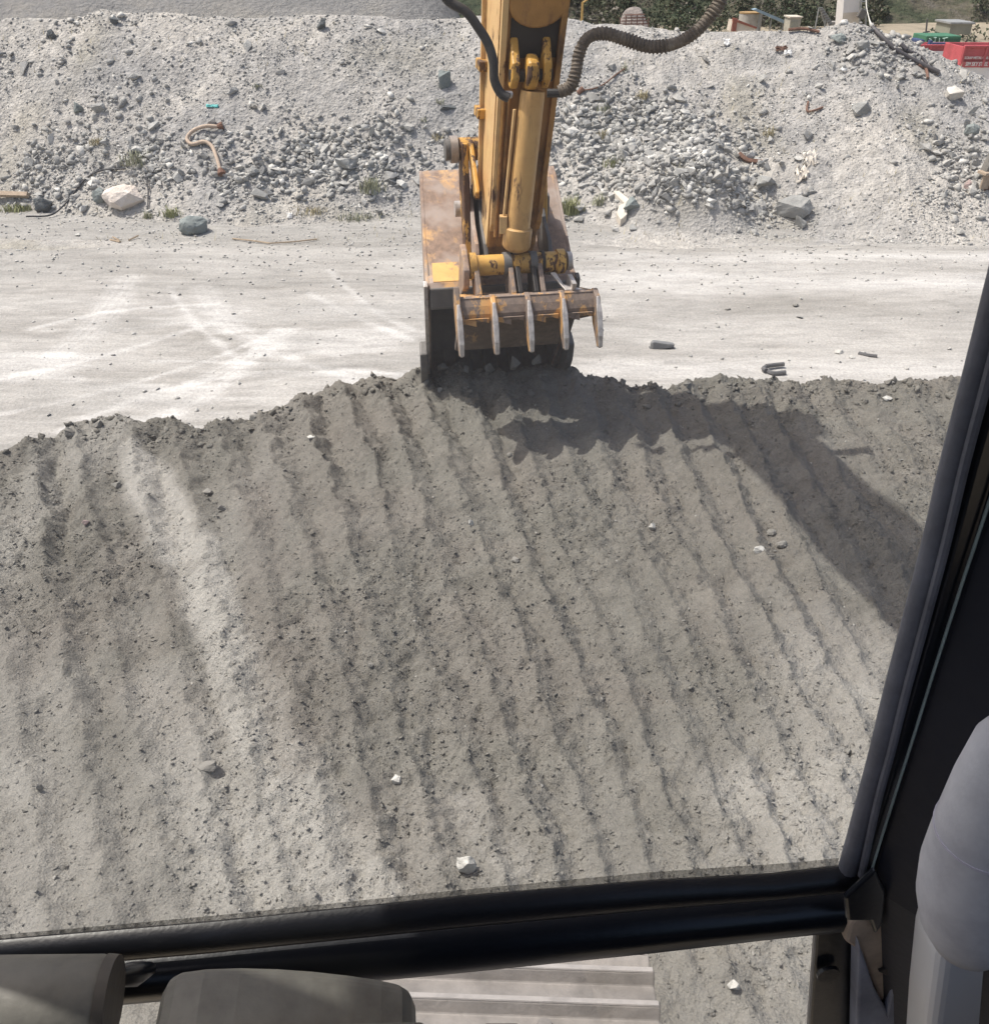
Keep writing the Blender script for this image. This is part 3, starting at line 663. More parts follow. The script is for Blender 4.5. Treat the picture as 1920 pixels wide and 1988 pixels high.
D('stone', 1720, 772, 26, 12, M['chalk'], 'pale flat stone below the crest at right', 'stone', seed=51, n=12)
D('stone', 1645, 1457, 16, 22, M['dirtstone'], 'grey stone peeping out beside the window seal', 'stone', seed=52, n=12)
D('stone', 720, 1290, 14, 14, M['dirtstone'], 'small round stone in the middle furrow', 'stone', seed=53)
D('stone', 1000, 1085, 22, 14, M['dirtstone'], 'flat grey stone in the central furrows', 'stone', seed=54, n=12)
D('stone', 855, 755, 14, 18, M['dirtstone'], 'grey stone at the left foot of the bucket', 'stone', seed=55, n=12)

def hit(px, py, surf='berm', lift=0.0):
    d = ray(px, py); t = 0.5
    hf = {'berm': lambda X, Y: max(float(berm_h(X, Y, False)), float(road_h(X, Y))), 'road': lambda X, Y: float(road_h(X, Y)), 'dirt': lambda X, Y: float(dirt_h(X, Y))}[surf]
    while t < 70:
        q = Vector((0, 0, EYE))+d*t
        if q.z < hf(q.x, q.y): break
        t += 0.03
    return q+Vector((0, 0, lift))
def ppath(px, surf='berm', lift=0.02, k=6): return spline([hit(a, b, surf, lift) for a, b in px], k)
Mdb = {
 'tan': mat_plain("dusty_tan_hose", (0.46, 0.36, 0.28), 0.8, sc=10), 'cable': mat_plain("black_cable", (0.04, 0.04, 0.045), 0.6, sc=10),
 'pipe': mat_plain("dark_grey_pipe", (0.075, 0.07, 0.075), 0.6, sc=6), 'wood': mat_plain("dry_sun_bleached_wood", (0.36, 0.28, 0.20), 0.9, sc=10, bump=0.4),
 'rust': mat_plain("rusted_scrap_steel", (0.16, 0.085, 0.06), 0.8, sc=8, var=0.5), 'cloth': mat_plain("cream_torn_cloth", (0.68, 0.62, 0.54), 0.9, sc=5, var=0.3),
 'teal': mat_plain("teal_plastic_strap", (0.12, 0.48, 0.46), 0.5, sc=10), 'white': mat_plain("white_plastic_litter", (0.75, 0.74, 0.72), 0.6, sc=5, var=0.1),
 'post': mat_plain("weathered_grey_post_wood", (0.17, 0.16, 0.145), 0.9, sc=9, var=0.5, bump=0.5), 'plank': mat_plain("pale_brown_plank", (0.36, 0.28, 0.21), 0.9, sc=9, var=0.4),
 'rope': mat_plain("pale_rope", (0.62, 0.60, 0.56), 0.9, sc=20), 'tyre': mat_plain("grey_black_rubber_strip", (0.10, 0.10, 0.105), 0.8, sc=9),
 'blackbag': mat_plain("black_plastic_sheet", (0.025, 0.026, 0.03), 0.35, sc=14, bump=0.6), 'ochre': mat_plain("ochre_paint", (0.62, 0.40, 0.14), 0.6, sc=6),
 'brownred': mat_plain("faded_red_oxide_paint", (0.30, 0.10, 0.07), 0.7, sc=6, var=0.4), 'galv': mat_plain("galvanised_grey_steel", (0.34, 0.35, 0.35), 0.55, 0.3, sc=3, var=0.3),
 'blue': mat_plain("pale_blue_sheet_metal", (0.26, 0.36, 0.44), 0.55, 0.1, sc=3, var=0.2), 'cream': mat_plain("cream_weathered_sheet", (0.60, 0.54, 0.46), 0.7, sc=1.5, var=0.3),
 'tank': mat_plain("stained_concrete_tank", (0.42, 0.39, 0.35), 0.85, sc=1.6, var=0.5), 'beige': mat_plain("beige_shed_sheet", (0.40, 0.38, 0.32), 0.7, sc=1.5, var=0.3),
 'green': mat_plain("green_container_paint", (0.05, 0.17, 0.10), 0.6, sc=2, var=0.3), 'red': mat_plain("faded_red_bin_paint", (0.46, 0.085, 0.10), 0.55, sc=1.6, var=0.35),
 'binwhite': mat_plain("white_bin_paint", (0.72, 0.70, 0.69), 0.6, sc=1.5, var=0.15), 'navy': mat_plain("navy_sheet_metal", (0.035, 0.06, 0.14), 0.6, sc=2, var=0.3),
 'letter': mat_plain("white_sign_paint", (0.80, 0.76, 0.76), 0.7, sc=3, var=0.1), 'palegreen': mat_plain("pale_green_line_paint", (0.45, 0.66, 0.55), 0.7, sc=3, var=0.1),
}
def single(mb, name, m, label, cat, **k):
    o = mb.build(name, m, None, **k); return setp(o, label, cat)
# hoses, cables, sticks on the bank
pth = ppath([(424, 256), (400, 255), (375, 265), (365, 280), (375, 290), (398, 285), (413, 294), (422, 315), (429, 338)], lift=0.10)
root = empty('hose', pth[0], 'S shaped tan hose with frayed rusty ends lying on the grey stones', 'hose')
MB().tube(pth, 0.035, 10).build('hose_body', Mdb['tan'], root, smooth=True)
MB().tube([pth[-1], pth[-1]+(pth[-1]-pth[-3]).normalized()*0.12], [0.045, 0.075], 9).tube([pth[-1]+Vector((0.03, 0, 0)), pth[-1]+Vector((0.1, -0.05, -0.06))], 0.02, 6).build('frayed_end', Mdb['rust'], root)
MB().tube([pth[0], pth[0]+Vector((0.10, 0.02, 0.02))], [0.045, 0.08], 9).build('frayed_end', Mdb['rust'], root)
single(MB().tube(ppath([(52, 425), (100, 422), (128, 400), (150, 372), (172, 348), (200, 335), (245, 332)], lift=0.05), 0.016, 8), 'cable', Mdb['cable'], 'black cable arching over stones beside the charcoal boulder', 'cable', smooth=True)
single(MB().tube(ppath([(284, 342), (289, 375), (288, 412)], lift=0.06), 0.014, 6), 'cable', Mdb['cable'], 'thin dark cable hanging down right of the cream boulder', 'cable')
single(MB().tube(ppath([(1692, 58), (1712, 78), (1735, 100), (1765, 118), (1800, 136), (1822, 146)], lift=0.06), 0.045, 10), 'pipe', Mdb['pipe'], 'long dark bent pipe running down the right flank of the bank', 'pipe', smooth=True)
single(MB().tube(ppath([(1752, 100), (1775, 108), (1790, 118), (1798, 128)], lift=0.05), 0.03, 8).tube(ppath([(1746, 94), (1757, 104)], lift=0.08), 0.05, 7), 'pipe', Mdb['pipe'], 'short dark curved pipe above the long bent pipe', 'pipe', smooth=True)
single(MB().tube(ppath([(1782, 130), (1796, 138), (1800, 156)], lift=0.05), 0.028, 7), 'scrap_bar', Mdb['rust'], 'short rusty bar across the lower end of the long pipe', 'scrap')
single(MB().tube(ppath([(1213, 140), (1195, 152), (1175, 168), (1155, 178), (1127, 183)], lift=0.07), [0.014]*30, 7).tube([hit(1122, 184, lift=0.03), hit(1132, 180, lift=0.09)], 0.05, 7), 'scrap_rod', Mdb['rust'], 'thin rusty rod slanting up to a weed right of the arm', 'scrap')
single(MB().tube(ppath([(1568, 202), (1566, 220), (1580, 219), (1596, 213)], lift=0.05, k=4), 0.022, 6), 'scrap_bar', Mdb['rust'], 'small bent L shaped rusty bar on the right bank', 'scrap')
single(MB().tube(ppath([(1434, 304), (1450, 316), (1478, 320)], lift=0.06, k=4), 0.05, 5), 'scrap_sheet', Mdb['rust'], 'twisted rusty strip among the dense stones', 'scrap')
single(MB().tube(ppath([(452, 466), (490, 470), (524, 475)], 'road', 0.03, 4), 0.013, 6).tube(ppath([(524, 475), (570, 472), (616, 467)], 'road', 0.03, 4), 0.012, 6), 'branch', Mdb['wood'], 'long thin dry stick lying along the road edge', 'stick')
single(MB().tube([hit(215, 467, 'road', 0.02), hit(234, 472, 'road', 0.03)], 0.02, 5).tube([hit(220, 464, 'road', 0.04), hit(232, 469, 'road', 0.03)], 0.015, 5), 'branch', Mdb['wood'], 'short broken sticks on the road edge below the cream boulder', 'stick')
single(MB().tube([hit(250, 468, 'road', 0.02), hit(270, 462, 'road', 0.05)], 0.014, 5), 'branch', Mdb['wood'], 'single short twig right of the broken sticks', 'stick')
single(MB().tube(ppath([(1530, 62), (1560, 60), (1590, 66)], lift=0.05), 0.03, 6), 'scrap_bar', Mdb['rust'], 'thin rusty bar lying flat near the crest left of the peak', 'scrap')
# scrap cluster
def crumple(name, px, py, w, h, m, label, cat, seed, surf='berm', lift=0.05, depth=0.5, n=7):
    q = hit(px, py, surf, lift); dep = q.y*CP-(q.z-EYE)*SP; W = w/FPX*dep; H = h/FPX*dep
    mb = MB(); vs = []; k = n
    for i in range(k+1):
        for j in range(k+1):
            a = i/k-0.5; b = j/k-0.5; e = 1-0.45*abs(math.sin(3*a+seed)*math.cos(4*b+seed))
            nz = float(fbm(i*0.7+seed*3.1, j*0.7, seed, 3))
            vs.append(q+Vector((a*W*e, (b*0.5+nz*0.2)*H, b*H*0.8*e+abs(nz)*depth*H)))
    fs = [(i*(k+1)+j, i*(k+1)+j+1, (i+1)*(k+1)+j+1, (i+1)*(k+1)+j) for i in range(k) for j in range(k)]
    mb.add(vs, fs); o = mb.build(name, m, None, smooth=True); s_ = o.modifiers.new('solid', 'SOLIDIFY'); s_.thickness = 0.012; s_.offset = 0
    return setp(o, label, cat)
crumple('cloth', 1572, 318, 34, 30, Mdb['cloth'], 'upper part of a torn cream cloth draped on the right bank stones', 'cloth', 3, depth=0.7)
crumple('cloth', 1556, 348, 24, 32, Mdb['cloth'], 'torn cream cloth hanging below the upper cloth on the right bank', 'cloth', 8, depth=0.7)
crumple('scrap_sheet', 1516, 100, 26, 12, Mdb['rust'], 'dark red crumpled scrap sheet on the upper right bank', 'scrap', 4)
crumple('litter', 1528, 108, 16, 11, Mdb['white'], 'white plastic litter beside the dark red scrap', 'litter', 5)
crumple('litter', 1410, 88, 16, 13, Mdb['white'], 'white crumpled litter near the wrapped hose on the upper bank', 'litter', 6)
crumple('litter', 1637, 140, 15, 7, Mdb['white'], 'flat white scrap on the right bank under the peak', 'litter', 7)
crumple('litter', 563, 425, 12, 12, Mdb['white'], 'small pointed white scrap at the foot of the bank', 'litter', 9)
crumple('litter', 609, 339, 16, 7, Mdb['white'], 'small pale blue white scrap on the bank left of the bucket', 'litter', 10)
crumple('strap', 413, 211, 24, 7, Mdb['teal'], 'teal plastic strap lying on the bank above the tan hose', 'strap', 11)
# broken concrete slabs
def slab(pts, surf, th, m, label, lift=0.08):
    q = [hit(a, b, surf, lift) for a, b in pts]; return single(MB().prism(q, Vector((0, 0.03, -th))), 'concrete_slab', m, label, 'concrete', bevel=0.008)
slab([(1190, 384), (1200, 382), (1226, 404), (1216, 412)], 'berm', 0.10, Mdb['cream'], 'long pale slab lying slanted behind the upright concrete piece', 0.12)
slab([(1200, 414), (1216, 408), (1216, 432), (1204, 442), (1196, 430)], 'berm', 0.14, Mdb['cream'], 'upright pale broken concrete piece at the bank foot', 0.15)
# road litter
single(MB().tube(ppath([(1486, 718), (1500, 716), (1520, 714)], 'road', 0.05), 0.028, 8).tube(ppath([(1484, 722), (1500, 729), (1524, 727)], 'road', 0.03), 0.03, 8).tube(ppath([(1486, 718), (1481, 721), (1486, 725)], 'road', 0.04), 0.028, 8), 'rubber_strip', Mdb['tyre'], 'folded grey rubber strip on the road above the crest', 'rubber strip', smooth=True)
single(MB().tube(ppath([(1666, 688), (1684, 692), (1702, 694)], 'road', 0.02), 0.022, 6), 'rubber_strip', Mdb['tyre'], 'thin dark strip at the right of the road', 'rubber strip')
q = hit(1283, 676, 'road', 0.05)
root = empty('shoe', q, 'old dark grey shoe lying on the road right of the bucket', 'shoe')
MB().loft([[q+Vector((a+dx, dy*wd, dz*ht)) for dx, dy, dz in ((0, -1, -1), (0, 1, -1), (0, 0.8, 1), (0, -0.8, 1))] for a, wd, ht in ((-0.14, 0.03, 0.03), (-0.11, 0.05, 0.055), (-0.02, 0.05, 0.045), (0.08, 0.055, 0.03), (0.15, 0.045, 0.02), (0.17, 0.02, 0.012))]).build('shoe_upper', mat_plain("grey_blue_fabric", (0.17, 0.175, 0.18), 0.8, sc=20), root, bevel=0.012)
MB().box(q+Vector((0.01, 0, -0.05)), (0.33, 0.10, 0.02)).build('sole', Mdb['tyre'], root, bevel=0.006)
B('rock', 1630, 682, 24, 9, M['chalk'], 'flat pale stone on the road at right', 'rock', surf='road', seed=60, n=12)
B('rock', 1653, 692, 16, 7, M['chalk'], 'small white stone beside the thin dark strip', 'rock', surf='road', seed=61, n=12)
B('rock', 152, 454, 18, 6, M['chalk'], 'flat white scrap of stone on the road edge at left', 'rock', surf='road', seed=62, n=12)
B('rock', 1544, 592, 16, 8, M['dirtstone'], 'dark flat stone on the road right of the thumb', 'rock', surf='road', seed=63, n=12)
B('rock', 1552, 616, 18, 6, M['darkrock'], 'dark sliver stone below the flat stone on the road', 'rock', surf='road', seed=64, n=12)
B('rock', 1413, 599, 14, 6, M['dirtstone'], 'small dark stone in the middle of the road', 'rock', surf='road', seed=65, n=12)

# black sheet heap with pale rags at the crest, left of the arm
q = hit(768, 30); q.z += 0.02
root = empty('plastic_heap', q, 'black plastic heap with white and yellow scraps on the bank crest', 'heap')
bm_ = MB().loft([[q+Vector((cos(a)*r1, sin(a)*r1*0.7, z1)) + Vector((sh, 0, 0)) for a in [i*pi/5 for i in range(10)]] for r1, z1, sh in ((0.20, -0.03, 0.02), (0.19, 0.06, 0.03), (0.12, 0.14, 0.03), (0.06, 0.22, 0.04), (0.03, 0.27, 0.05))])
bm_.build('black_sheet', Mdb['blackbag'], root, smooth=True)
MB().box(q+Vector((0.02, -0.06, 0.23)), (0.07, 0.05, 0.08), Matrix.Rotation(0.5, 3, 'Y')).build('white_scrap', Mdb['white'], root, bevel=0.012)
MB().box(q+Vector((-0.07, -0.08, 0.14)), (0.07, 0.04, 0.10), Matrix.Rotation(0.4, 3, 'Y')).build('yellow_scrap', mat_plain("pale_yellow_plastic", (0.72, 0.60, 0.34), 0.6), root, bevel=0.012)
MB().box(q+Vector((-0.20, -0.02, 0.02)), (0.14, 0.08, 0.05)).box(q+Vector((-0.18, 0, 0.07)), (0.05, 0.05, 0.06)).build('rusty_scrap', Mdb['rust'], root, bevel=0.01)
pp = [hit(773, 29, lift=0.03), hit(785, 27, lift=0.08), hit(795, 28, lift=0.07), hit(803, 33, lift=0.02)]
single(MB().tube(spline(pp), 0.014, 6), 'strap', Mdb['teal'], 'bright turquoise curved strap on the crest beside the black heap', 'strap', smooth=True)
# weathered post with rope at right edge
q = hit(1910, 362)
root = empty('timber_post', q, 'weathered grey timber post with a pale rope at the right edge', 'post')
top = q+Vector((0.28, 0.1, 1.42)); ax = top-q
MB().loft([[q+Vector((dx*1.25, dy*1.25, 0.22))+ax*0.0 for dx, dy in ((-.09, -.09), (.09, -.09), (.09, .09), (-.09, .09))], [top+Vector((dx, dy, 0)) for dx, dy in ((-.10, -.09), (.12, -.09), (.12, .09), (-.10, .09))]]).build('post_body', Mdb['post'], root, bevel=0.012)
m1 = q+ax*0.5
MB().tube([m1+Vector((-0.16, -0.12, 0.06)), m1+Vector((0, -0.15, 0.02)), m1+Vector((0.18, -0.12, -0.05))], 0.016, 8).build('rope', Mdb['rope'], root, smooth=True)
MB().box(q+Vector((0.02, -0.06, 0.26)), (0.36, 0.26, 0.05), Matrix.Rotation(0.15, 3, 'Z')).box(q+Vector((-0.05, -0.10, 0.12)), (0.14, 0.05, 0.26)).box(q+Vector((0.14, -0.08, 0.13)), (0.16, 0.05, 0.22)).build('plank_collar', Mdb['plank'], root, bevel=0.006)
MB().box(q+Vector((0.12, 0.03, -0.04)), (0.26, 0.2, 0.32)).build('rusty_foot', Mdb['rust'], root, bevel=0.02)
B('rock', 1877, 358, 18, 26, M['pink'], 'reddish broken block just left of the timber post', 'rock', seed=66, n=12)
# timber beam + grass at far left
single(MB().tube([hit(-30, 385, lift=0.1), hit(58, 390, lift=0.12)], 0.06, 4), 'timber_beam', Mdb['plank'], 'pale timber beam lying at the far left foot of the bank', 'beam')

# ------------------------------------------------------------------ weeds and grass tufts
def mat_leaf(name, c): return mat_plain(name, c, 0.75, var=0.4, sc=3, bump=0.05, spec=0.2)
GR = [mat_leaf("green_weed_leaf", (0.27, 0.28, 0.14)), mat_leaf("dry_straw_grass", (0.42, 0.37, 0.24)), mat_leaf("grey_green_weed", (0.31, 0.315, 0.22))]
def tuft(px, py, wpx, hpx, mi, label, seed, surf='berm', n=None, group=None):
    q = hit(px, py, surf, -0.02); dep = q.y*CP-(q.z-EYE)*SP; W = wpx/FPX*dep; H = hpx/FPX*dep*0.85
    r = random.Random(seed); n = int((n or 90)*0.7); mb = MB()
    for i in range(n):
        b = q+Vector((r.gauss(0, W*0.22), r.gauss(0, W*0.15), 0)); L = H*r.uniform(0.4, 1.0); a = r.uniform(0, 6.28); le = r.uniform(0.1, 0.6)*L
        dr = Vector((cos(a), sin(a), 0)); sd_ = Vector((-sin(a), cos(a), 0))*r.uniform(0.006, 0.012)
        m_ = b+dr*le*0.35+Vector((0, 0, L*0.6)); t_ = b+dr*le+Vector((0, 0, L*r.uniform(0.8, 1)))
        mb.add([b-sd_, b+sd_, m_+sd_*0.8, m_-sd_*0.8, t_], [(0, 1, 2, 3), (3, 2, 4)])
    o = mb.build('grass_tuft', GR[mi], None); setp(o, label, 'weed', group)
tuft(30, 410, 60, 24, 0, 'green grass strip beside the beam at the far left', 1, n=220)
tuft(332, 418, 44, 26, 0, 'bright green grass tuft between the cream boulder and the road boulder', 2, n=160)
tuft(288, 424, 22, 22, 2, 'grey green grass tuft right under the cream boulder', 3)
tuft(263, 318, 56, 40, 2, 'sparse weedy patch amid dark stones left of the tan hose', 4, n=130)
tuft(190, 278, 34, 20, 1, 'yellowish dry tuft in the stones at left', 5)
tuft(720, 372, 40, 44, 2, 'leafy grey green weed left of the bucket', 6, n=150)
tuft(600, 412, 80, 24, 1, 'dry straw patch at the foot of the bank', 7, n=150)
tuft(690, 425, 70, 24, 2, 'low weeds at the bank foot left of the bucket', 8, n=150)
tuft(1108, 414, 46, 50, 0, 'tall green grass clump directly right of the bucket', 9, n=260)
tuft(1165, 396, 30, 30, 2, 'small green tuft between the grass clump and the pale slab', 10)
tuft(1212, 138, 12, 24, 2, 'lone small weed at the end of the rusty rod', 11, n=40)
tuft(1172, 214, 36, 22, 2, 'green tuft near the top edge of the dense stones', 12)
tuft(1248, 196, 26, 34, 1, 'dry yellow grass tuft on the upper bank right of the arm', 13)
tuft(1190, 322, 34, 30, 0, 'green weed growing among the dense stones', 14)
tuft(1172, 268, 24, 26, 1, 'straw coloured tuft among the dense stones', 15)
tuft(1493, 264, 22, 30, 1, 'small brown dry tuft on the right bank', 16, n=60)
tuft(856, 200, 18, 16, 2, 'tiny weed near the dark slab rock', 17, n=40)
tuft(822, 236, 14, 16, 2, 'tiny weed below the dark slab rock', 18, n=40)
tuft(850, 270, 30, 22, 1, 'dry tuft left of the yellow link', 19, n=60)
tuft(378, 28, 16, 14, 1, 'yellow tuft on the crest at upper left', 20, n=60)
tuft(500, 170, 20, 16, 2, 'small grey green weed high on the left bank', 21, n=50)
# litter of dry grass wisps over the bank, uncountable
r_ = np.random.RandomState(33); n = 2600; y = r_.uniform(15.6, 20.6, n); x = r_.uniform(-1, 1, n)*(y*0.6+1)
k = (vn(x*0.7, y*0.9, 171) > 0.62); x, y = x[k], y[k]; z = berm_h(x, y)
mb = MB()
for i in range(len(x)):
    a = r_.uniform(0, 6.28); L = r_.uniform(0.05, 0.16); b = Vector((x[i], y[i], z[i]-0.01)); s_ = Vector((-sin(a), cos(a), 0))*0.007; t_ = b+Vector((cos(a)*L*.6, sin(a)*L*.6, L))
    mb.add([b-s_, b+s_, t_], [(0, 1, 2)])
setp(mb.build('dry_grass', GR[1], None), 'thin dry grass wisps scattered over the rubble bank', 'grass', kind='stuff')

# ------------------------------------------------------------------ far yard: plant, bins, trees
def px_box(px0, px1, py0, py1, Y, depth=2.0):
    a = at_y(px0, py1, Y); b = at_y(px1, py0, Y); c = (a+b)/2; c.y += depth/2
    return c, (abs(b.x-a.x), depth, abs(b.z-a.z))
def pt(px, py, Y): return at_y(px, py, Y)
# round stained tank
a = pt(1432, 56, 100); b = pt(1480, 25, 100); ctr = (a+b)/2; R_ = abs(b.x-a.x)/2
root = empty('storage_tank', (ctr.x, 100, a.z), 'squat stained concrete tank standing beyond the bank', 'tank')
MB().tube([Vector((ctr.x, 100, a.z-1.5)), Vector((ctr.x, 100, b.z))], R_, 28).build('tank_wall', Mdb['tank'], root, smooth=True)
MB().tube([Vector((ctr.x, 100, b.z)), Vector((ctr.x, 100, b.z+0.12))], R_*1.03, 28).build('rusty_rim', mat_plain("ochre_rust_rim", (0.34, 0.22, 0.10), 0.8, sc=2), root)
# red and cream machine
root = empty('feed_hopper', pt(1436, 56, 92), 'red and cream sloping hopper in front of the concrete tank', 'hopper')
MB().prism([pt(1418, 60, 92), pt(1422, 38, 92), pt(1432, 40, 92), pt(1468, 53, 92), pt(1470, 60, 92)], (0, 1.6, 0)).build('cream_side', Mdb['cream'], root)
MB().prism([pt(1430, 42, 91.9), pt(1434, 38, 91.9), pt(1470, 52, 91.9), pt(1468, 55, 91.9)], (0, 0.3, 0)).build('red_beam', Mdb['brownred'], root)
MB().prism([pt(1421, 60, 91.8), pt(1423, 34, 91.8), pt(1432, 35, 91.8), pt(1429, 60, 91.8)], (0, 0.3, 0)).build('red_post', Mdb['brownred'], root)
# blue conveyor
root = empty('conveyor', pt(1532, 44, 98), 'pale blue inclined conveyor running down from the tank to the shed', 'conveyor')
MB().prism([pt(1462, 18, 98), pt(1470, 16, 98), pt(1532, 42, 98), pt(1530, 48, 98)], (0, 1.0, 0)).build('belt_frame', Mdb['blue'], root)
for f in (0.15, 0.5, 0.85):
    p0 = pt(1466+64*f, 20+26*f, 98.4); MB().tube([p0, Vector((p0.x, p0.y, p0.z-3))], 0.06, 6).build('support_leg', Mdb['galv'], root)
# shed
root = empty('shed', pt(1545, 52, 96), 'small beige flat roofed shed at the lower end of the blue conveyor', 'shed')
c, s_ = px_box(1531, 1556, 34, 60, 96, 2.0); MB().box(c, s_).build('shed_wall', Mdb['beige'], root)
MB().box(c+Vector((0, 0, s_[2]/2+0.06)), (s_[0]+0.2, s_[1]+0.2, 0.12)).build('roof', Mdb['cream'], root)
c2, s2 = px_box(1534, 1550, 40, 60, 95.9, 0.08); MB().box(c2, s2).build('side_panel', mat_plain("grey_green_sheet", (0.30, 0.30, 0.25), 0.7), root)
# steel chute frame
root = empty('screening_frame', pt(1600, 52, 94), 'grey steel lattice chute leaning between the shed and the tower', 'chute')
MB().prism([pt(1590, 14, 94), pt(1597, 13, 94), pt(1618, 46, 94), pt(1610, 50, 94)], (0, 0.12, 0)).build('chute_plate', Mdb['galv'], root)
m_ = MB()
for f in np.linspace(0.05, 0.95, 8):
    m_.tube([pt(1590+20*f, 14+36*f, 93.9), pt(1597+21*f, 13+33*f, 93.9)], 0.04, 5)
m_.build('rung_lattice', Mdb['steel'] if 'steel' in Mdb else M['steeldark'], root)
for a_, b_ in (((1590, 14), (1582, 56)), ((1592, 16), (1604, 56)), ((1604, 30), (1600, 56))): MB().tube([pt(*a_, 94.1), pt(*b_, 94.1)], 0.07, 6).build('support_leg', Mdb['galv'], root)
MB().box(*px_box(1612, 1648, 42, 60, 97, 1.5)).build('base_block', mat_plain("grey_plant_base", (0.28, 0.26, 0.24), 0.8), root)
# white tower
root = empty('white_tower', pt(1650, 50, 88), 'tall white and cream tower with a ladder frame rising out of view', 'tower')
MB().loft([[pt(1634, 52, 88), pt(1668, 52, 88), pt(1668, 52, 88)+Vector((0, 1.8, 0)), pt(1634, 52, 88)+Vector((0, 1.8, 0))], [pt(1646, -90, 88), pt(1684, -90, 88), pt(1684, -90, 88)+Vector((0, 1.8, 0)), pt(1646, -90, 88)+Vector((0, 1.8, 0))]]).build('tower_wall', Mdb['binwhite'], root)
MB().prism([pt(1637.2, 24, 87.97), pt(1669.5, 22, 87.97), pt(1668, 52, 87.97), pt(1634, 52, 87.97)], (0, 0.02, 0)).build('cream_band', Mdb['cream'], root)
m_ = MB()
for xx in (1671, 1683): m_.tube([pt(xx-3, 52, 87.5), pt(xx+3, -90, 87.5)], 0.08, 6)
for yy in (-60, -30, -10, 2, 18): m_.tube([pt(1672-yy*0.03, yy, 87.5), pt(1684-yy*0.03, yy, 87.5)], 0.06, 5)
m_.build('ladder_frame', Mdb['galv'], root)
MB().box(pt(1673, 26, 87.2), (0.6, 0.4, 0.7), Matrix.Rotation(0.4, 3, 'Y')).build('bracket', M['steeldark'], root, bevel=0.05)
rp = [pt(1680, -30, 87), pt(1682, 10, 80), pt(1687, 34, 60), hit(1692, 58, lift=0.05)]
single(MB().tube(spline(rp), 0.03, 6), 'rope', Mdb['rope'], 'pale sagging rope from the white tower down to the bank', 'rope', smooth=True)
# ochre gantry post, left of the wrapped hose
root = empty('gantry_post', pt(1130, 40, 70), 'slim ochre gantry post just right of the arm at the top edge', 'post')
MB().tube([pt(1129, 44, 70), pt(1131, 3, 70)], 0.09, 6).build('upright', Mdb['ochre'], root)
MB().tube([pt(1130, 5, 70), pt(1146, -6, 70)], 0.06, 6).build('brace', Mdb['ochre'], root)
# rusty scaffold
root = empty('scaffold', pt(1230, 50, 90), 'rusty brown scaffold in front of a rocky outcrop behind the wrapped hose', 'scaffold')
m_ = MB()
for xx in range(1204, 1262, 11): m_.tube([pt(xx, 54, 90), pt(xx, 26+abs(xx-1230)*0.25, 90)], 0.05, 5)
for yy in (28, 34, 40, 46): m_.tube([pt(1204+(46-yy)*0.5, yy, 90), pt(1259-(46-yy)*0.4, yy-1, 90)], 0.05, 5)
m_.build('lattice', mat_plain("rusty_scaffold_tube", (0.20, 0.11, 0.09), 0.8, sc=2), root)
single(MB().loft([[pt(1200+dx, 58, 94) for dx in (0, 62)]+[pt(1200+dx, 58, 97) for dx in (62, 0)], [pt(1208+dx, 24, 95) for dx in (0, 40)]+[pt(1208+dx, 24, 97) for dx in (40, 0)], [pt(1222+dx, 12, 96) for dx in (0, 22)]+[pt(1222+dx, 12, 97.5) for dx in (22, 0)]]), 'rock_outcrop', mat_plain("pinkish_grey_outcrop", (0.30, 0.26, 0.24), 0.95, sc=0.8, var=0.6, bump=1, bd=0.3), 'pinkish grey rock outcrop behind the rusty scaffold', 'outcrop', bevel=0.4)
# scrap bins
def text(body, size, loc, m, parent, name='lettering', ext=0.01, sx=1.0, shear=0.0):
    cu = bpy.data.curves.new(name, 'FONT'); cu.body = body; cu.size = size; cu.extrude = ext; cu.offset = size*0.012; cu.shear = shear
    t_ = bpy.data.objects.new('t_', cu); col.objects.link(t_); dg = bpy.context.evaluated_depsgraph_get(); dg.update()
    me = bpy.data.meshes.new_from_object(t_.evaluated_get(dg)); bpy.data.objects.remove(t_, do_unlink=True)
    o0 = world_of(parent)
    for v in me.vertices: v.co = Vector((loc[0]-o0.x+v.co.x*sx, loc[1]-o0.y-v.co.z, loc[2]-o0.z+v.co.y))
    me.materials.clear(); me.materials.append(m); o = bpy.data.objects.new(name, me); col.objects.link(o); o.parent = parent; return o
YB = 58
def bin_(px0, px1, pyt, pyr, pyb, Y, label, ribs, dep=2.4):
    a = pt(px0, pyt, Y); b = pt(px1, pyr, Y); c = pt(px1, pyb, Y)
    root = empty('scrap_bin', (a.x, Y, c.z), label, 'bin')
    W = b.x-a.x; t = 0.08
    m = MB(); z0, z1 = b.z, a.z
    m.box(((a.x+b.x)/2, Y, (z0+z1)/2), (W, t, z1-z0)).box(((a.x+b.x)/2, Y+dep, (z0+z1)/2), (W, t, z1-z0)).box((a.x, Y+dep/2, (z0+z1)/2), (t, dep-t, z1-z0)).box((b.x, Y+dep/2, (z0+z1)/2), (t, dep-t, z1-z0))
    m.build('bin_side', Mdb['red'], root, bevel=0.02)
    MB().box(((a.x+b.x)/2, Y+dep/2, (z0+c.z)/2), (W, dep, z0-c.z)).build('lower_side', Mdb['binwhite'], root, bevel=0.02)
    for i in range(ribs+1):
        xx = a.x+W*i/ribs; MB().box((xx, Y-0.09, (z0+z1)/2), (0.12, 0.10, z1-z0)).build('rib', Mdb['red'], root, bevel=0.015)
    MB().box(((a.x+b.x)/2, Y-0.07, z1+0.03), (W+0.1, 0.18, 0.10)).build('top_rail', Mdb['red'], root, bevel=0.02)
    return root, a, b, z0, z1
rA, a, b, z0, z1 = bin_(1772, 1871, 88, 107, 150, 66, 'far red and white open scrap bin under the green container', 3)
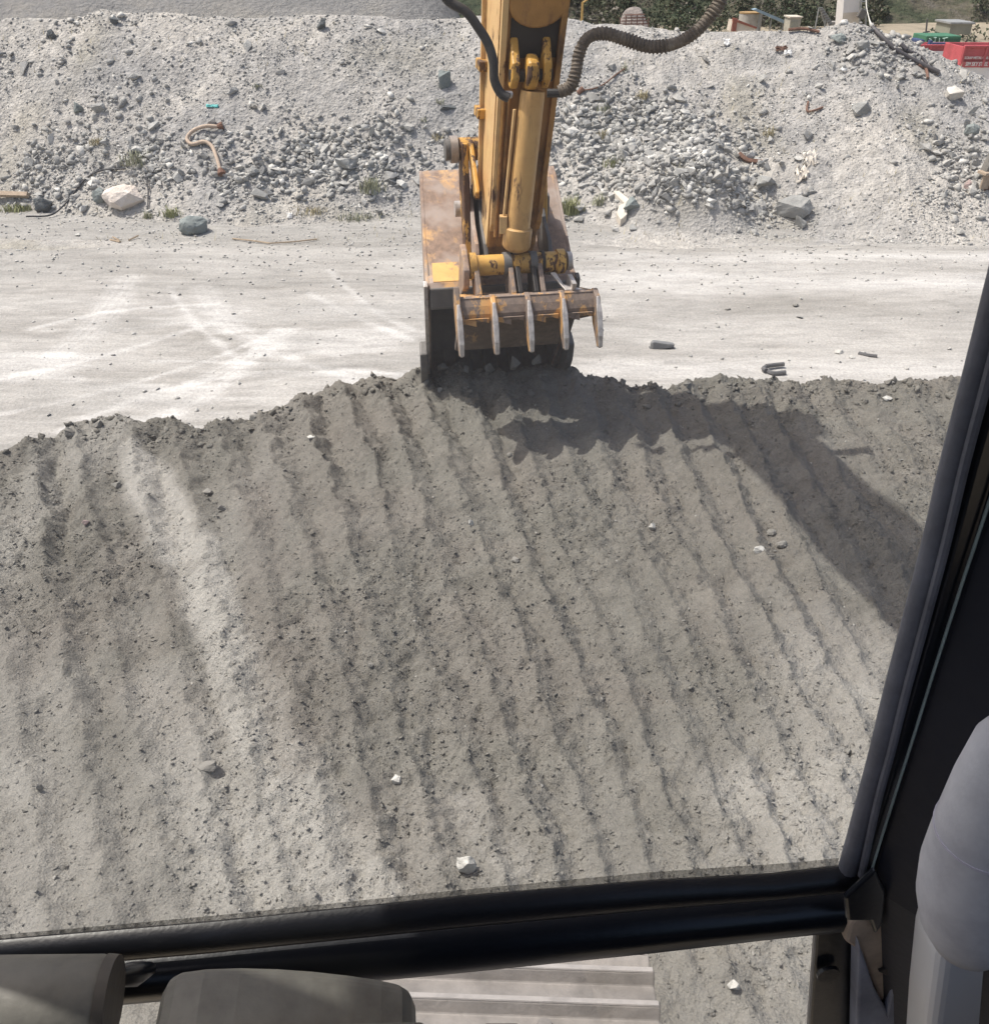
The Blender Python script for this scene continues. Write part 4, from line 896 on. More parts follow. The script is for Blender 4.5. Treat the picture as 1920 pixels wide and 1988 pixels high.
text('007', 0.42, (pt(1848, 100, 65.8).x, 65.83, pt(1848, 100, 65.8).z), Mdb['letter'], rA)
MB().box(pt(1818, 105, 65.8), (0.8, 0.02, 0.4)).build('white_patch', Mdb['letter'], rA)
rB, a, b, z0, z1 = bin_(1873, 1990, 90, 130, 170, 54, 'near red and white open scrap bin lettered in white at the right edge', 3)
l1 = pt(1874, 114.2, 53.8); text('SCRAP METAL ONLY', 0.17, (l1.x, 53.93, l1.z), Mdb['letter'], rB, 'lettering', sx=0.88)
l2 = pt(1877, 127.6, 53.8); text('SIM SKY STEEL', 0.27, (l2.x-0.05, 53.93, l2.z), Mdb['letter'], rB, 'lettering', sx=0.72, shear=0.1)
cb = pt(1874, 116, 53.8); MB().box((pt(1930, 116, 53.8).x, 53.955, pt(1900, 117.5, 53.8).z), (pt(1988, 116, 54).x-cb.x, 0.02, 0.10)).build('dark_stripe', mat_plain("dark_maroon_paint", (0.20, 0.02, 0.03), 0.6), rB)
# green container
c, s_ = px_box(1795, 1867, 69, 90, 70, 2.4)
root = empty('green_container', (c.x, c.y, c.z-s_[2]/2), 'green shipping container with pale line marks behind the red bins', 'container')
m_ = MB().box(c, s_)
m_.build('container_body', Mdb['green'], root, bevel=0.03)
m_ = MB(); n_ = 26
for i in range(n_): m_.box((c.x-s_[0]/2+s_[0]*(i+0.5)/n_, 69.97, c.z), (s_[0]/n_*0.45, 0.05, s_[2]*0.86))
m_.build('corrugation', Mdb['green'], root)
m_ = MB()
for x0, y0, x1, y1 in ((1813, 72, 1818, 72), (1816, 72, 1815, 80), (1810, 81, 1816, 81), (1824, 73, 1823, 82), (1824, 82, 1832, 82), (1834, 73, 1832, 82), (1830, 74, 1840, 72), (1804, 74, 1808, 76)):
    m_.tube([pt(x0, y0, 69.9), pt(x1, y1, 69.9)], 0.035, 5)
m_.build('painted_marks', Mdb['palegreen'], root)
m_ = MB().box(*px_box(1782, 1797, 76, 90, 69, 1.5)); o = single(m_, 'navy_skip', Mdb['navy'], 'small navy blue box left of the green container', 'skip', bevel=0.1)
m_ = MB().box(*px_box(1808, 1846, 82, 88, 67.2, 0.3)).box(*px_box(1804, 1812, 78, 88, 67.3, 0.4)); o = single(m_, 'navy_sheet', Mdb['navy'], 'low dark blue sheet in front of the green container', 'sheet', bevel=0.03)
root = empty('utility_pole', pt(1797, 74, 74), 'thin dark utility pole with crossarm behind the green container', 'pole')
MB().tube([pt(1796, 80, 74), pt(1800, 36, 74)], 0.06, 6).build('pole_shaft', M['steeldark'], root)
MB().tube([pt(1792, 62, 74), pt(1805, 60, 74)], 0.05, 5).build('crossarm', M['steeldark'], root)
c, s_ = px_box(1842, 1888, 46, 66, 88, 3); root = empty('grey_shed', (c.x, c.y, c.z-s_[2]/2), 'faint grey corrugated shed on the slope above the green container', 'shed')
MB().box(c, s_).build('shed_wall', mat_plain("dull_grey_green_sheet", (0.25, 0.25, 0.20), 0.8, sc=1), root)
MB().box(c+Vector((0, 0, s_[2]/2+0.08)), (s_[0]+0.3, s_[1]+0.3, 0.14)).build('roof', Mdb['galv'], root)

# scrub over the hillside: one far mass of leaf clumps
Mf = NT("hill_scrub_leaf"); at = Mf.n('ShaderNodeAttribute', attribute_name='tint').outputs['Fac']
c_ = Mf.ramp(at, [(0, (0.04, 0.056, 0.036)), (0.35, (0.06, 0.076, 0.046)), (0.6, (0.09, 0.098, 0.062)), (0.8, (0.19, 0.17, 0.14)), (1.0, (0.25, 0.235, 0.22))])
M['scrub'] = Mf.fin(c_, 0.9, 0, None, 0.1)
r_ = np.random.RandomState(41); n = 1400; y = r_.uniform(98, 150, n); x = r_.uniform(0, 1, n)*(y*0.75)+2
k = (vn(x*0.08, y*0.10, 181) > 0.40+0.25*(y < 110)); x, y = x[k], y[k]; zz = hill_h(x, y)
V = []; Fc = []; T = []; cnt = 0
tri = np.array([[-0.5, 0, -0.3], [0.5, 0, -0.3], [0, 0, 0.6]])
for i in range(len(x)):
    m = 110; h = r_.uniform(1.2, 3.6); wd = h*r_.uniform(0.5, 0.9); base_t = r_.uniform(0, 0.75)
    C = r_.normal(0, 1, (m, 3)); C /= np.linalg.norm(C, axis=1)[:, None]; C *= r_.uniform(0.35, 1, m)[:, None]**0.5
    C = C*np.array([wd*0.6, wd*0.6, h*0.5])+np.array([x[i], y[i], zz[i]+h*0.45])
    R_m = rotmats(m, r_, 3); A = np.einsum('nij,vj->nvi', R_m, tri)*r_.uniform(0.18, 0.42, m)[:, None, None] + C[:, None, :]
    V.append(A.reshape(-1, 3)); Fc.append(np.arange(cnt, cnt+3*m).reshape(-1, 3)); cnt += 3*m; T.append(np.repeat(np.clip(base_t+r_.normal(0, 0.12, m), 0, 1), 3))
setp(npmesh('hillside_scrub', np.concatenate(V), np.concatenate(Fc), M['scrub'], attrs={'tint': np.concatenate(T)}), 'distant mass of dark green scrub and bushes over the hillside', 'scrub', kind='stuff')

# ================================================================== THE EXCAVATOR (one thing: arm, bucket, thumb, cab, track)
AA = radians(10.0); AF = Vector((-sin(AA), cos(AA), 0)); AR = Vector((cos(AA), sin(AA), 0))
BKW = False; STW = False
def A(u, v, z):
    if STW: v = VS-0.04+(v-VS+0.04)*(1+0.13*(z-1.35)) + 0.07*(z-1.35) + 0.03
    if BKW:
        k = max(0.0, u-6.0); v = 1.115+(v-1.115)*(1-0.055*k)+0.055*k
    return AF*u + AR*v + Vector((0, 0, z))
exc = empty('excavator', (0.9, -0.6, 0.0), 'worn yellow excavator seen from its black framed cab, bucket digging at the crest', 'excavator')
VS = 1.175      # sideways position of the arm
def side_prism(mb, uz, v0, v1):
    n = len(uz); vs = [A(u, v0, z) for u, z in uz] + [A(u, v1, z) for u, z in uz]
    return mb.add(vs, [tuple(reversed(range(n))), tuple(range(n, 2*n))] + [(j, (j+1) % n, n+(j+1) % n, n+j) for j in range(n)])
STW = True
# --- stick: near face line
def near(t): return (5.93-0.51*t*1.0, 1.20+0.93*t)     # u, z ; t in metres along
sw = 0.168; SV = VS-0.04
uN0, zN0 = 5.86, 1.13; uN1, zN1 = 5.73, 3.75
dU, dZ = uN1-uN0, zN1-zN0; L = hypot(dU, dZ); dU /= L; dZ /= L; nU, nZ = dZ, -dU      # far-side normal
def S(t, d): return (uN0+dU*t+nU*d, zN0+dZ*t+nZ*d)      # t along the stick, d away from the camera
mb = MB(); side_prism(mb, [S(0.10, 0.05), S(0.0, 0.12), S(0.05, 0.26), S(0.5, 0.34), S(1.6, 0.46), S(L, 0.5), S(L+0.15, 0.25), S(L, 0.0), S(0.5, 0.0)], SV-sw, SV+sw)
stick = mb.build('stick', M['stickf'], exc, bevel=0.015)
# left cheek plate stands 3 mm proud and carries painted sunlight in its paler colour
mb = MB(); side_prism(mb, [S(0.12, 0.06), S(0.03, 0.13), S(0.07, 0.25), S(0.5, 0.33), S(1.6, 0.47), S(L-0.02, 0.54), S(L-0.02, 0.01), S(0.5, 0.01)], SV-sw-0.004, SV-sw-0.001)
mb.build('sunlit_cheek', M['stick'], stick)
for sgn in (-1, 1):
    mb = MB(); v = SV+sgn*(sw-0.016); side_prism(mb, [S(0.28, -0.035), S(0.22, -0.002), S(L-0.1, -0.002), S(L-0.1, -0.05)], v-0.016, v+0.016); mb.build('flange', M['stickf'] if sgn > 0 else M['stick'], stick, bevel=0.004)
# raised rail on far left edge of stick with clamps
mb = MB(); side_prism(mb, [S(0.35, 0.34), S(0.35, 0.37), S(1.6, 0.50), S(L-0.2, 0.585), S(L-0.2, 0.55), S(1.6, 0.47)], SV-sw-0.03, SV-sw+0.01); mb.build('side_rail', M['stick'], stick, bevel=0.004)
for t in (0.33, 0.84, 1.12):
    mb = MB(); side_prism(mb, [S(t, 0.34), S(t, 0.50), S(t+0.06, 0.50), S(t+0.06, 0.34)], SV-sw-0.05, SV-sw+0.0); mb.build('clamp', M['link'], stick, bevel=0.006)
# hydraulic line beside the cylinder
for dv, r in ((-0.135, 0.012), (-0.105, 0.009)):
    pts = [A(S(t, -0.045)[0], SV+dv, S(t, -0.045)[1]) for t in (0.20, 0.5, 0.8, 1.04)]
    MB().tube(pts, r, 8).build('hydraulic_line', M['stickf'], stick, smooth=True)
# --- thumb cylinder
c0 = S(1.09, -0.11); c1 = S(0.15, -0.14)
P0 = A(c0[0], VS-0.03, c0[1]); P1 = A(c1[0], VS-0.05, c1[1]); ax = (P1-P0).normalized()
thc = MB().tube([P0, P0+ax*0.03, P1-ax*0.14], [0.071, 0.074, 0.076], 28).build('thumb_cylinder', M['cyl'], exc, smooth=True, label='tan yellow thumb cylinder in front of the stick')
MB().tube([P1-ax*0.14, P1-ax*0.13, P1-ax*0.02, P1-ax*0.0, P1+ax*0.02], [0.080, 0.093, 0.093, 0.08, 0.05], 28).build('gland_collar', M['cyl'], thc, smooth=True)
MB().tube([P1, P1+ax*0.10], 0.035, 16).build('rod', M['grease'], thc, smooth=True)
MB().box(P1-ax*0.16+AR*-0.10, (0.05, 0.06, 0.11)).tube([P1-ax*0.16+AR*-0.10, P0+ax*0.1+AR*-0.10], 0.011, 8).build('port_block', M['stick'], thc, bevel=0.006)
CV = VS-0.03
# upper clevis of the cylinder
mb = MB()
for dv in (-0.085, 0.085):
    side_prism(mb, [S(1.114, 0.0), S(1.098, -0.10), S(1.154, -0.15), S(1.242, -0.13), S(1.370, 0.0)], CV-0.02+dv-0.022, CV-0.02+dv+0.022)
clv = mb.build('cylinder_bracket', M['link'], stick, bevel=0.012)
mb = MB(); side_prism(mb, [S(1.082, -0.04), S(1.098, -0.15), S(1.162, -0.185), S(1.250, -0.165), S(1.290, -0.06)], CV-0.05, CV+0.015); mb.build('cylinder_eye', M['link'], stick, bevel=0.02)
pu, pz = S(1.170, -0.09); MB().tube([A(pu, CV-0.13, pz), A(pu, CV+0.10, pz)], 0.035, 16).build('bracket_pin', M['grease'], stick, smooth=True)
# black plate painted as a cavity's shade, round bottomed yellow boss above it
mb = MB(); side_prism(mb, [S(1.25, -0.004), S(1.25, -0.010), S(1.46, -0.010), S(1.46, -0.004)], CV-0.125, CV+0.125); mb.build('cavity_shade_plate', M['grease'], stick)
bo = [A(S(1.53-0.12*sin(a), -0.01)[0], CV+0.145*cos(a), S(1.53-0.12*sin(a), -0.01)[1]) for a in np.linspace(0, pi, 14)]
bo = bo + [A(S(2.3, -0.01)[0], CV-0.145, S(2.3, -0.01)[1]), A(S(2.3, -0.01)[0], CV+0.145, S(2.3, -0.01)[1])]
MB().prism(bo, AF*(-nU*0.035)+Vector((0, 0, -nZ*0.035)))  .build('round_boss', M['stickf'], stick, bevel=0.012, label='yellow round bottomed boss at the top of the stick', seg=4)
STW = False
# --- boom above (throws the long shadow)
mb = MB(); side_prism(mb, [(5.55, 3.95), (5.95, 3.95), (6.0, 3.7), (5.7, 3.55), (4.4, 3.62), (2.9, 3.85), (1.8, 3.75), (-0.1, 1.45), (-0.5, 1.5), (-0.4, 2.0), (1.3, 4.3), (2.4, 4.55), (4.2, 4.25)], VS-0.24, VS+0.24)
boom = mb.build('boom', M['stick'], exc, bevel=0.02)
MB().tube([A(3.2, VS, 4.65), A(5.75, VS, 4.30)], 0.09, 18).build('stick_cylinder', M['cyl'], boom, smooth=True)
for sg in (-1, 1): MB().tube([A(-0.25, VS+sg*0.33, 1.2), A(0.95, VS+sg*0.33, 3.75)], 0.085, 16).build('boom_cylinder', M['cyl'], boom, smooth=True)
# --- bucket cylinder rod and links on the far side
bl = MB().tube([A(6.36, VS-0.30, 1.77), A(6.36, VS+0.30, 1.77)], 0.075, 20).build('linkage_pin', M['link'], exc, smooth=True)
MB().tube([A(6.36, VS-0.36, 1.77), A(6.36, VS-0.31, 1.77)], 0.088, 24).build('pin_cap', M['midsteel'], bl, smooth=True)
MB().tube([A(6.36, VS-0.395, 1.77), A(6.36, VS-0.362, 1.77)], 0.070, 24).build('pin_end', M['steeldark'], bl, smooth=True)
for sg in (-1, 1):
    v = VS+sg*0.27
    mb = MB(); side_prism(mb, [(6.28, 1.82), (6.44, 1.82), (6.42, 1.5), (6.28, 1.10), (6.16, 1.08), (6.20, 1.45)], v-0.024, v+0.024); mb.build('bucket_link', M['link'], exc, bevel=0.01)
    mb = MB(); side_prism(mb, [(6.30, 1.84), (6.42, 1.84), (6.10, 1.50), (6.02, 1.56)], v+sg*-0.045-0.015, v+sg*-0.045+0.015); mb.build('rocker_link', M['link'], exc, bevel=0.008)
MB().tube([A(6.36, VS, 1.77), A(6.30, VS, 3.65)], [0.055, 0.055], 14).build('bucket_cylinder', M['cyl'], exc, smooth=True)
# --- bucket
VB = 1.115; BW = 0.515; BKW = True
prof = [(6.00, 0.93), (6.03, 0.965), (6.12, 0.99), (6.80, 1.47), (6.92, 1.52), (7.06, 1.48), (7.20, 1.33), (7.28, 1.08), (7.28, 0.78), (7.20, 0.45), (7.05, 0.18), (6.86, 0.0), (6.72, -0.09)]
def shell(prof, th, v0, v1):
    rings = []
    for i, (u, z) in enumerate(prof):
        a = prof[max(i-1, 0)]; b = prof[min(i+1, len(prof)-1)]; du, dz = b[0]-a[0], b[1]-a[1]; l = hypot(du, dz); nu, nz = dz/l, -du/l
        rings.append([A(u, v0, z), A(u, v1, z), A(u+nu*th, v1, z+nz*th), A(u+nu*th, v0, z+nz*th)])
    return rings
def taper(u): return 0
bk = MB().loft(shell(prof, 0.03, VB-BW, VB+BW)).build('bucket', M['bucket'], exc, bevel=0.004, label='rusty brown bucket with worn yellow patches, mouth facing the cab')
mb = MB(); side_prism(mb, [(5.985, 0.94), (6.03, 0.935), (6.06, 0.80), (6.05, 0.78), (6.00, 0.78), (5.98, 0.80)], VB-BW+0.002, VB+BW-0.002); mb.build('mouth_beam', M['steeldark'], bk, bevel=0.012)
mb = MB(); mb.loft([[q[2], q[3], q[3]+(q[3]-q[0]).normalized()*0.004, q[2]+(q[2]-q[1]).normalized()*0.004] for q in shell(prof, 0.031, VB-BW+0.003, VB+BW-0.003)]); mb.build('mouth_shade_liner', M['steeldark'], bk)  # added dark sheet, puts the shade of the mouth into its colour
# yellow painted strip on the upper lip
mb = MB(); mb.loft([[A(6.035, VB-BW+0.03, 0.972), A(6.035, VB-0.2, 0.972), A(6.035, VB-0.2, 0.968), A(6.035, VB-BW+0.03, 0.968)], [A(6.20, VB-BW+0.03, 1.052), A(6.20, VB-0.2, 1.052), A(6.20, VB-0.2, 1.045), A(6.20, VB-BW+0.03, 1.045)]]); mb.build('upper_lip_plate', mat_paint("bright_yellow_lip_paint", (0.68, 0.42, 0.15), rust=(0.34, 0.235, 0.175), amt=0.50, dirt=0.1), bk)
for sg in (-1, 1):
    v = VB+sg*(BW+0.012)
    inner = [(6.0, 0.96)] + [(u-0.0, z) for u, z in prof[2:]] + [(6.70, -0.06), (6.28, 0.42), (6.06, 0.75)]
    mb = MB(); side_prism(mb, inner, v-0.012, v+0.012); mb.build('side_plate', M['bucket'] if sg < 0 else M['bucket'], bk, bevel=0.004)
    mb = MB(); side_prism(mb, [(6.06, 0.95)] + [(u-0.03, z-0.03) for u, z in prof[3:-2]] + [(6.70, -0.02), (6.30, 0.42), (6.09, 0.75)], v-sg*0.016-0.003, v-sg*0.016+0.003); mb.build('mouth_shade_cheek', M['steeldark'], bk)  # added side sheet, dark colour deepens the shade inside the bucket
    # worn edge strip round the side plate
    mb = MB(); side_prism(mb, [(5.975, 0.96), (6.03, 0.985), (6.09, 0.74), (6.32, 0.40), (6.73, -0.08), (6.66, -0.10), (6.24, 0.40), (6.0, 0.72)], v+sg*0.013-0.014, v+sg*0.013+0.014); mb.build('side_edge', M['steelworn'] if sg < 0 else M['steeldark'], bk, bevel=0.005)
    # side cutter
    v2 = v+sg*0.045
    mb = MB(); side_prism(mb, [(6.22, 0.36), (6.34, 0.42), (6.55, 0.22), (6.58, 0.08), (6.46, 0.02), (6.36, 0.06), (6.25, 0.22)], v2-0.03, v2+0.03); mb.build('side_cutter', M['steeldark'], bk, bevel=0.012)
for i in range(5):
    v = VB-BW+0.07+i*(2*BW-0.14)/4
    tt = MB(); side_prism(tt, [(6.86, 0.03), (6.70, -0.02), (6.60, -0.10), (6.50, -0.27), (6.54, -0.30), (6.70, -0.17), (6.88, -0.05)], v-0.045, v+0.045); tt.build('tooth', M['steeldark'], bk, bevel=0.012)
    tt = MB(); side_prism(tt, [(6.92, 0.10), (6.76, 0.06), (6.64, 0.00), (6.66, -0.05), (6.86, -0.02)], v-0.06, v+0.06); tt.build('tooth_adapter', M['steeldark'], bk, bevel=0.015)
for k_, (px_, py_, rp_) in enumerate(((857, 712, 14), (905, 716, 10), (948, 712, 16), (1000, 706, 15), (1040, 700, 12))):
    q_ = at_y(px_, py_, 6.45); V_, F_ = TEMPL[k_]; r0 = rp_/FPX*7.2
    lm = MB(); lm.add([q_+Vector((v_[0]*r0*1.6, v_[1]*r0*1.6, v_[2]*r0*3.4)) for v_ in V_], [tuple(int(a) for a in f_) for f_ in F_]); lm.build('dirt_lump', M['dirtstone'], bk)
# ears on top of the bucket
for v, lab in ((VS-0.25, None), (VS-0.19, None), (VS+0.25, None)):
    mb = MB(); side_prism(mb, [(6.02, 0.98), (5.90, 1.02), (5.86, 1.14), (5.93, 1.25), (6.1, 1.33), (6.28, 1.46), (6.60, 1.56), (6.80, 1.50), (6.78, 1.44)], v-0.014, v+0.014); mb.build('ear_plate', M['bucket'] if v < VS-0.2 else M['steeldark'], bk, bevel=0.006)
for (u, z, r, m, v) in ((6.42, 1.36, 0.055, 'steelworn', VS-0.33), (6.42, 1.36, 0.05, 'rustm', VS-0.31)):
    MB().tube([A(u, v-0.03, z), A(u, v+0.07, z)], r, 18).build('bucket_pin', M['steelworn'] if m == 'steelworn' else M['thumb'], bk, smooth=True)
MB().box(A(6.45, VS+0.30, 1.36), (0.09, 0.12, 0.14)).build('pin_keeper', M['steeldark'], bk, bevel=0.01)
BKW = False
# --- thumb: pivot barrel, arms, cross plate, five tines
tu, tz = 5.70, 1.175
M['barrel'] = mat_paint('chipped_yellow_barrel_paint', (0.60, 0.35, 0.09), amt=0.57, dirt=0.45, edge=0.03, sc=11)
th = MB().tube([A(tu, VS-0.315, tz), A(tu, VS+0.30, tz)], 0.066, 24).build('thumb', M['barrel'], exc, smooth=True, label='rust brown thumb with five curved tines in front of the bucket mouth')
for dv, w_, r, m in ((-0.315, 0.04, 0.085, 'barrel'), (-0.09, 0.05, 0.078, 'steeldark'), (-0.03, 0.05, 0.074, 'link'), (0.085, 0.045, 0.076, 'steeldark'), (0.15, 0.02, 0.074, 'grease'), (0.27, 0.05, 0.080, 'barrel'), (0.33, 0.03, 0.06, 'steelworn')):
    MB().tube([A(tu, VS+dv-w_/2, tz), A(tu, VS+dv+w_/2, tz)], r, 24).build('collar', M[m], th, smooth=True)
for dv, m in ((-0.30, 'thumb'), (-0.075, 'thumb'), (-0.03, 'grease'), (0.075, 'grease'), (0.12, 'thumb')):
    mb = MB(); side_prism(mb, [(tu-0.06, tz+0.02), (tu+0.06, tz+0.02), (tu+0.02, tz-0.2), (5.55, 0.88), (5.43, 0.92), (5.50, tz-0.12)], VS+dv-0.016, VS+dv+0.016); mb.build('thumb_arm', M[m], th, bevel=0.006)
mb = MB(); side_prism(mb, [(tu+0.10, tz+0.12), (tu+0.02, tz+0.10), (tu-0.09, tz), (tu-0.05, tz-0.13), (tu+0.12, tz-0.24), (tu+0.20, tz-0.20)], VS-0.385, VS-0.345); mb.build('end_plate', M['bucket'], th, bevel=0.008)
mb = MB(); side_prism(mb, [(5.46, 1.10), (5.60, 1.12), (5.64, 1.02), (5.50, 1.0)], VS+0.30, VS+0.33); mb.prism([A(5.62, VS+0.19, 1.13), A(5.62, VS+0.225, 1.13), A(5.54, VS+0.26, 1.075), A(5.48, VS+0.38, 1.055), A(5.48, VS+0.26, 1.055)], Vector((0, 0, -0.012))); mb.build('bent_bracket', M['steelworn'], th, bevel=0.003)
V0, V1 = VS-0.475, VS+0.475
# curved cross plate (upper band)
band = [(5.455, 1.045), (5.425, 1.00), (5.405, 0.955), (5.41, 0.90)]
rings = []
mb = MB(); mb.loft([[A(u, V0, z), A(u, V1, z), A(u+0.03, V1, z+0.005), A(u+0.03, V0, z+0.005)] for u, z in band]); mb.build('cross_plate', M['thumb'], th, bevel=0.003)
mb = MB(); mb.prism([A(5.45, V0, 1.048), A(5.45, V1, 1.048), A(5.70, V1-0.05, 0.99), A(5.70, V0+0.05, 0.99)], Vector((0, 0, -0.02))); mb.build('top_plate', M['thumb'], th, bevel=0.003)
# lower body plate behind the tines, scalloped
vb0, vb1 = V0+0.03, V1-0.20
mb = MB(); mb.loft([[A(u, vb0, z), A(u, vb1, z), A(u+0.05, vb1, z+0.01), A(u+0.05, vb0, z+0.01)] for u, z in ((5.44, 0.90), (5.55, 0.78), (5.68, 0.60))]); mb.build('body_plate', M['thumbshade'], th, bevel=0.004)
mb = MB(); mb.loft([[A(u, vb1, z), A(u, V1, z+dz), A(u+0.05, V1, z+dz), A(u+0.05, vb1, z)] for u, z, dz in ((5.44, 0.90, 0.0), (5.48, 0.84, 0.03))]); mb.build('body_plate', M['thumbshade'], th, bevel=0.004)
tines_v = [V0+0.02+i*(V1-V0-0.04)/4 for i in range(5)]
for i in range(4):
    a, b = tines_v[i]+0.03, tines_v[i+1]-0.03; c = (a+b)/2
    mb = MB(); mb.prism([A(5.402, a, 0.93), A(5.402, b, 0.93), A(5.406, b, 0.895), A(5.41, c, 0.935-0.012), A(5.406, a, 0.895)], AF*-0.012); 
    mb.prism([A(5.404, a+0.005, 0.90), A(5.404, a+0.085, 0.875), A(5.41, c, 0.91), A(5.404, c-0.02, 0.925)], AF*-0.012); mb.build('scallop', M['thumb'], th, bevel=0.002)
for i, v in enumerate(tines_v):
    topz = 1.11 if i == 0 else 1.05
    pr_f = [(5.47, topz+0.01), (5.40, 1.03), (5.342, 0.95), (5.305, 0.88), (5.275, 0.81), (5.265, 0.735)]
    pr_b = [(5.295, 0.722), (5.345, 0.765), (5.43, 0.84), (5.48, 0.92), (5.52, 1.03), (5.50, topz)]
    mb = MB(); side_prism(mb, pr_f+pr_b, v-0.017, v+0.017); tn_ = mb.build('tine', M['thumb'], th, bevel=0.006)
    mb = MB(); n_ = len(pr_f)
    mb.loft([[A(u-0.006, v-e, z), A(u-0.006, v+e, z), A(u+0.014, v+e, z), A(u+0.014, v-e, z)] for (u, z), e in zip(pr_f[1:]+[(5.285, 0.722)], (0.010, 0.0185, 0.0185, 0.017, 0.014, 0.010))]); mb.build('worn_edge', M['steelworn'], tn_, bevel=0.006)
# --- hoses on the arm
Yh = 5.0
hp = [(845, -60, 5.62), (866, -4, 5.62), (905, 22, 5.61), (930, 55, 5.60), (948, 85, 5.59), (958, 120, 5.57), (960, 155, 5.56), (972, 180, 5.55), (988, 190, 5.54)]
MB().tube(spline([at_y(*q) for q in hp], 6), 0.026, 12).build('hydraulic_hose', M['hoseblack'], exc, smooth=True, label='black hose arching in from the left to the cylinder head')
hq = [(1395, -60, 5.66), (1402, -10, 5.66), (1385, 22, 5.65), (1352, 60, 5.64), (1310, 84, 5.63), (1262, 90, 5.62), (1215, 76, 5.63), (1172, 64, 5.63), (1140, 74, 5.63), (1124, 105, 5.62), (1118, 140, 5.60), (1108, 168, 5.59), (1085, 178, 5.59)]
sp = spline([at_y(*q) for q in hq], 6)
wh = MB().tube(sp, 0.0315, 12).build('wrapped_hose', M['wrap'], exc, smooth=True, label='brown spiral wrapped hose looping out to the right')
cum = [0]
for i in range(1, len(sp)): cum.append(cum[-1]+(sp[i]-sp[i-1]).length)
hel = []; Lh = cum[-1]; N = 1700; up = Vector((0, -0.4, 1)); j = 0
for i in range(N):
    s_ = Lh*i/(N-1)
    while j < len(cum)-2 and cum[j+1] < s_: j += 1
    f = (s_-cum[j])/(cum[j+1]-cum[j]); c = sp[j].lerp(sp[j+1], f); d = (sp[min(j+2, len(sp)-1)]-sp[max(j-1, 0)]).normalized()
    x_ = d.cross(up).normalized(); y_ = d.cross(x_); a = s_/0.021*2*pi
    hel.append(c+(x_*cos(a)+y_*sin(a))*(0.031+0.002*math.sin(s_*37)+0.002*math.sin(s_*11)))
MB().tube(hel, 0.0065, 5).build('spiral_wrap', M['wrap'], wh, smooth=True)
MB().tube([at_y(1062, 180, 5.64), at_y(1088, 180, 5.64)], 0.024, 10).build('hose_fitting', M['hoseblack'], exc)
MB().tube([at_y(972, 182, 5.56), at_y(992, 183, 5.60)], 0.020, 10).build('hose_fitting', M['steelworn'], exc)

# --- track shoes under the cab
TA = radians(-2.0); TFv = Vector((-sin(TA), cos(TA), 0)); TRv = Vector((cos(TA), sin(TA), 0))
def T_(u, v, z): return TFv*u + TRv*v + Vector((0, 0, z))
trk = empty('track', T_(0, 0, 0), None, None); trk.parent = exc; trk.location = T_(0, 0, 0)-exc.location
tv0, tv1 = -0.40, 0.335; PITCHS = 0.27; Rw = 0.38; uc = 0.98
def track_pt(s):        # arc length from the front top going backward (s>0) or round the nose (s<0)
    if s >= 0: return (uc-s, 0.985, 0.0)
    a = -s/Rw
    return (uc+Rw*sin(a), 0.985-Rw+Rw*cos(a), a)
for k in range(-6, 8):
    s0 = 0.03+k*PITCHS
    u0, z0, a0 = track_pt(s0); u1, z1, a1 = track_pt(s0+PITCHS*0.97)
    fu, fz = (u0-u1), (z0-z1); l = hypot(fu, fz); fu /= l; fz /= l; nu, nz = -fz, fu
    if nz < 0 and a0 < 1.5: nu, nz = -nu, -nz
    def Q(a, h): return (u1+fu*a*l+nu*h, z1+fz*a*l+nz*h)
    pf = [(0.0, -0.02), (0.0, 0.0), (0.07, 0.004), (0.105, 0.032), (0.165, 0.032), (0.20, 0.004), (0.44, 0.0), (0.475, 0.032), (0.535, 0.032), (0.57, 0.002), (0.82, 0.0), (0.855, 0.032), (0.915, 0.032), (0.95, 0.004), (0.975, -0.006), (0.98, -0.02)]
    poly = [Q(a, h) for a, h in pf]
    mb = MB(); mb.prism([T_(u, tv0, z) for u, z in poly], TRv*(tv1-tv0)); sh = mb.build('track_shoe', M['shoe'], trk, bevel=0.004)
    for c in (0.135, 0.505, 0.885):
        e = [Q(c-0.030, 0.0322), Q(c+0.030, 0.0322), Q(c+0.025, 0.0352), Q(c-0.025, 0.0352)]
        mb = MB(); mb.prism([T_(u, tv0+0.004, z) for u, z in e], TRv*(tv1-tv0-0.008)); mb.build('grouser_edge', M['shoeedge'], sh)
    for vv in (-0.02, 0.075, 0.17):
        p_ = Q(0.31, 0.004); mb = MB(); 
        if vv == 0.075: mb.tube([T_(*[p_[0], vv, p_[1]]), T_(p_[0]+nu*0.016, vv, p_[1]+nz*0.016)], [0.022, 0.015], 12); mb.build('bolt_head', M['shoe'], sh, smooth=True)
        else:
            mb.box(T_(p_[0], vv, p_[1]), (0.07, 0.012, 0.006)); mb.build('slot', M['grease'], sh)

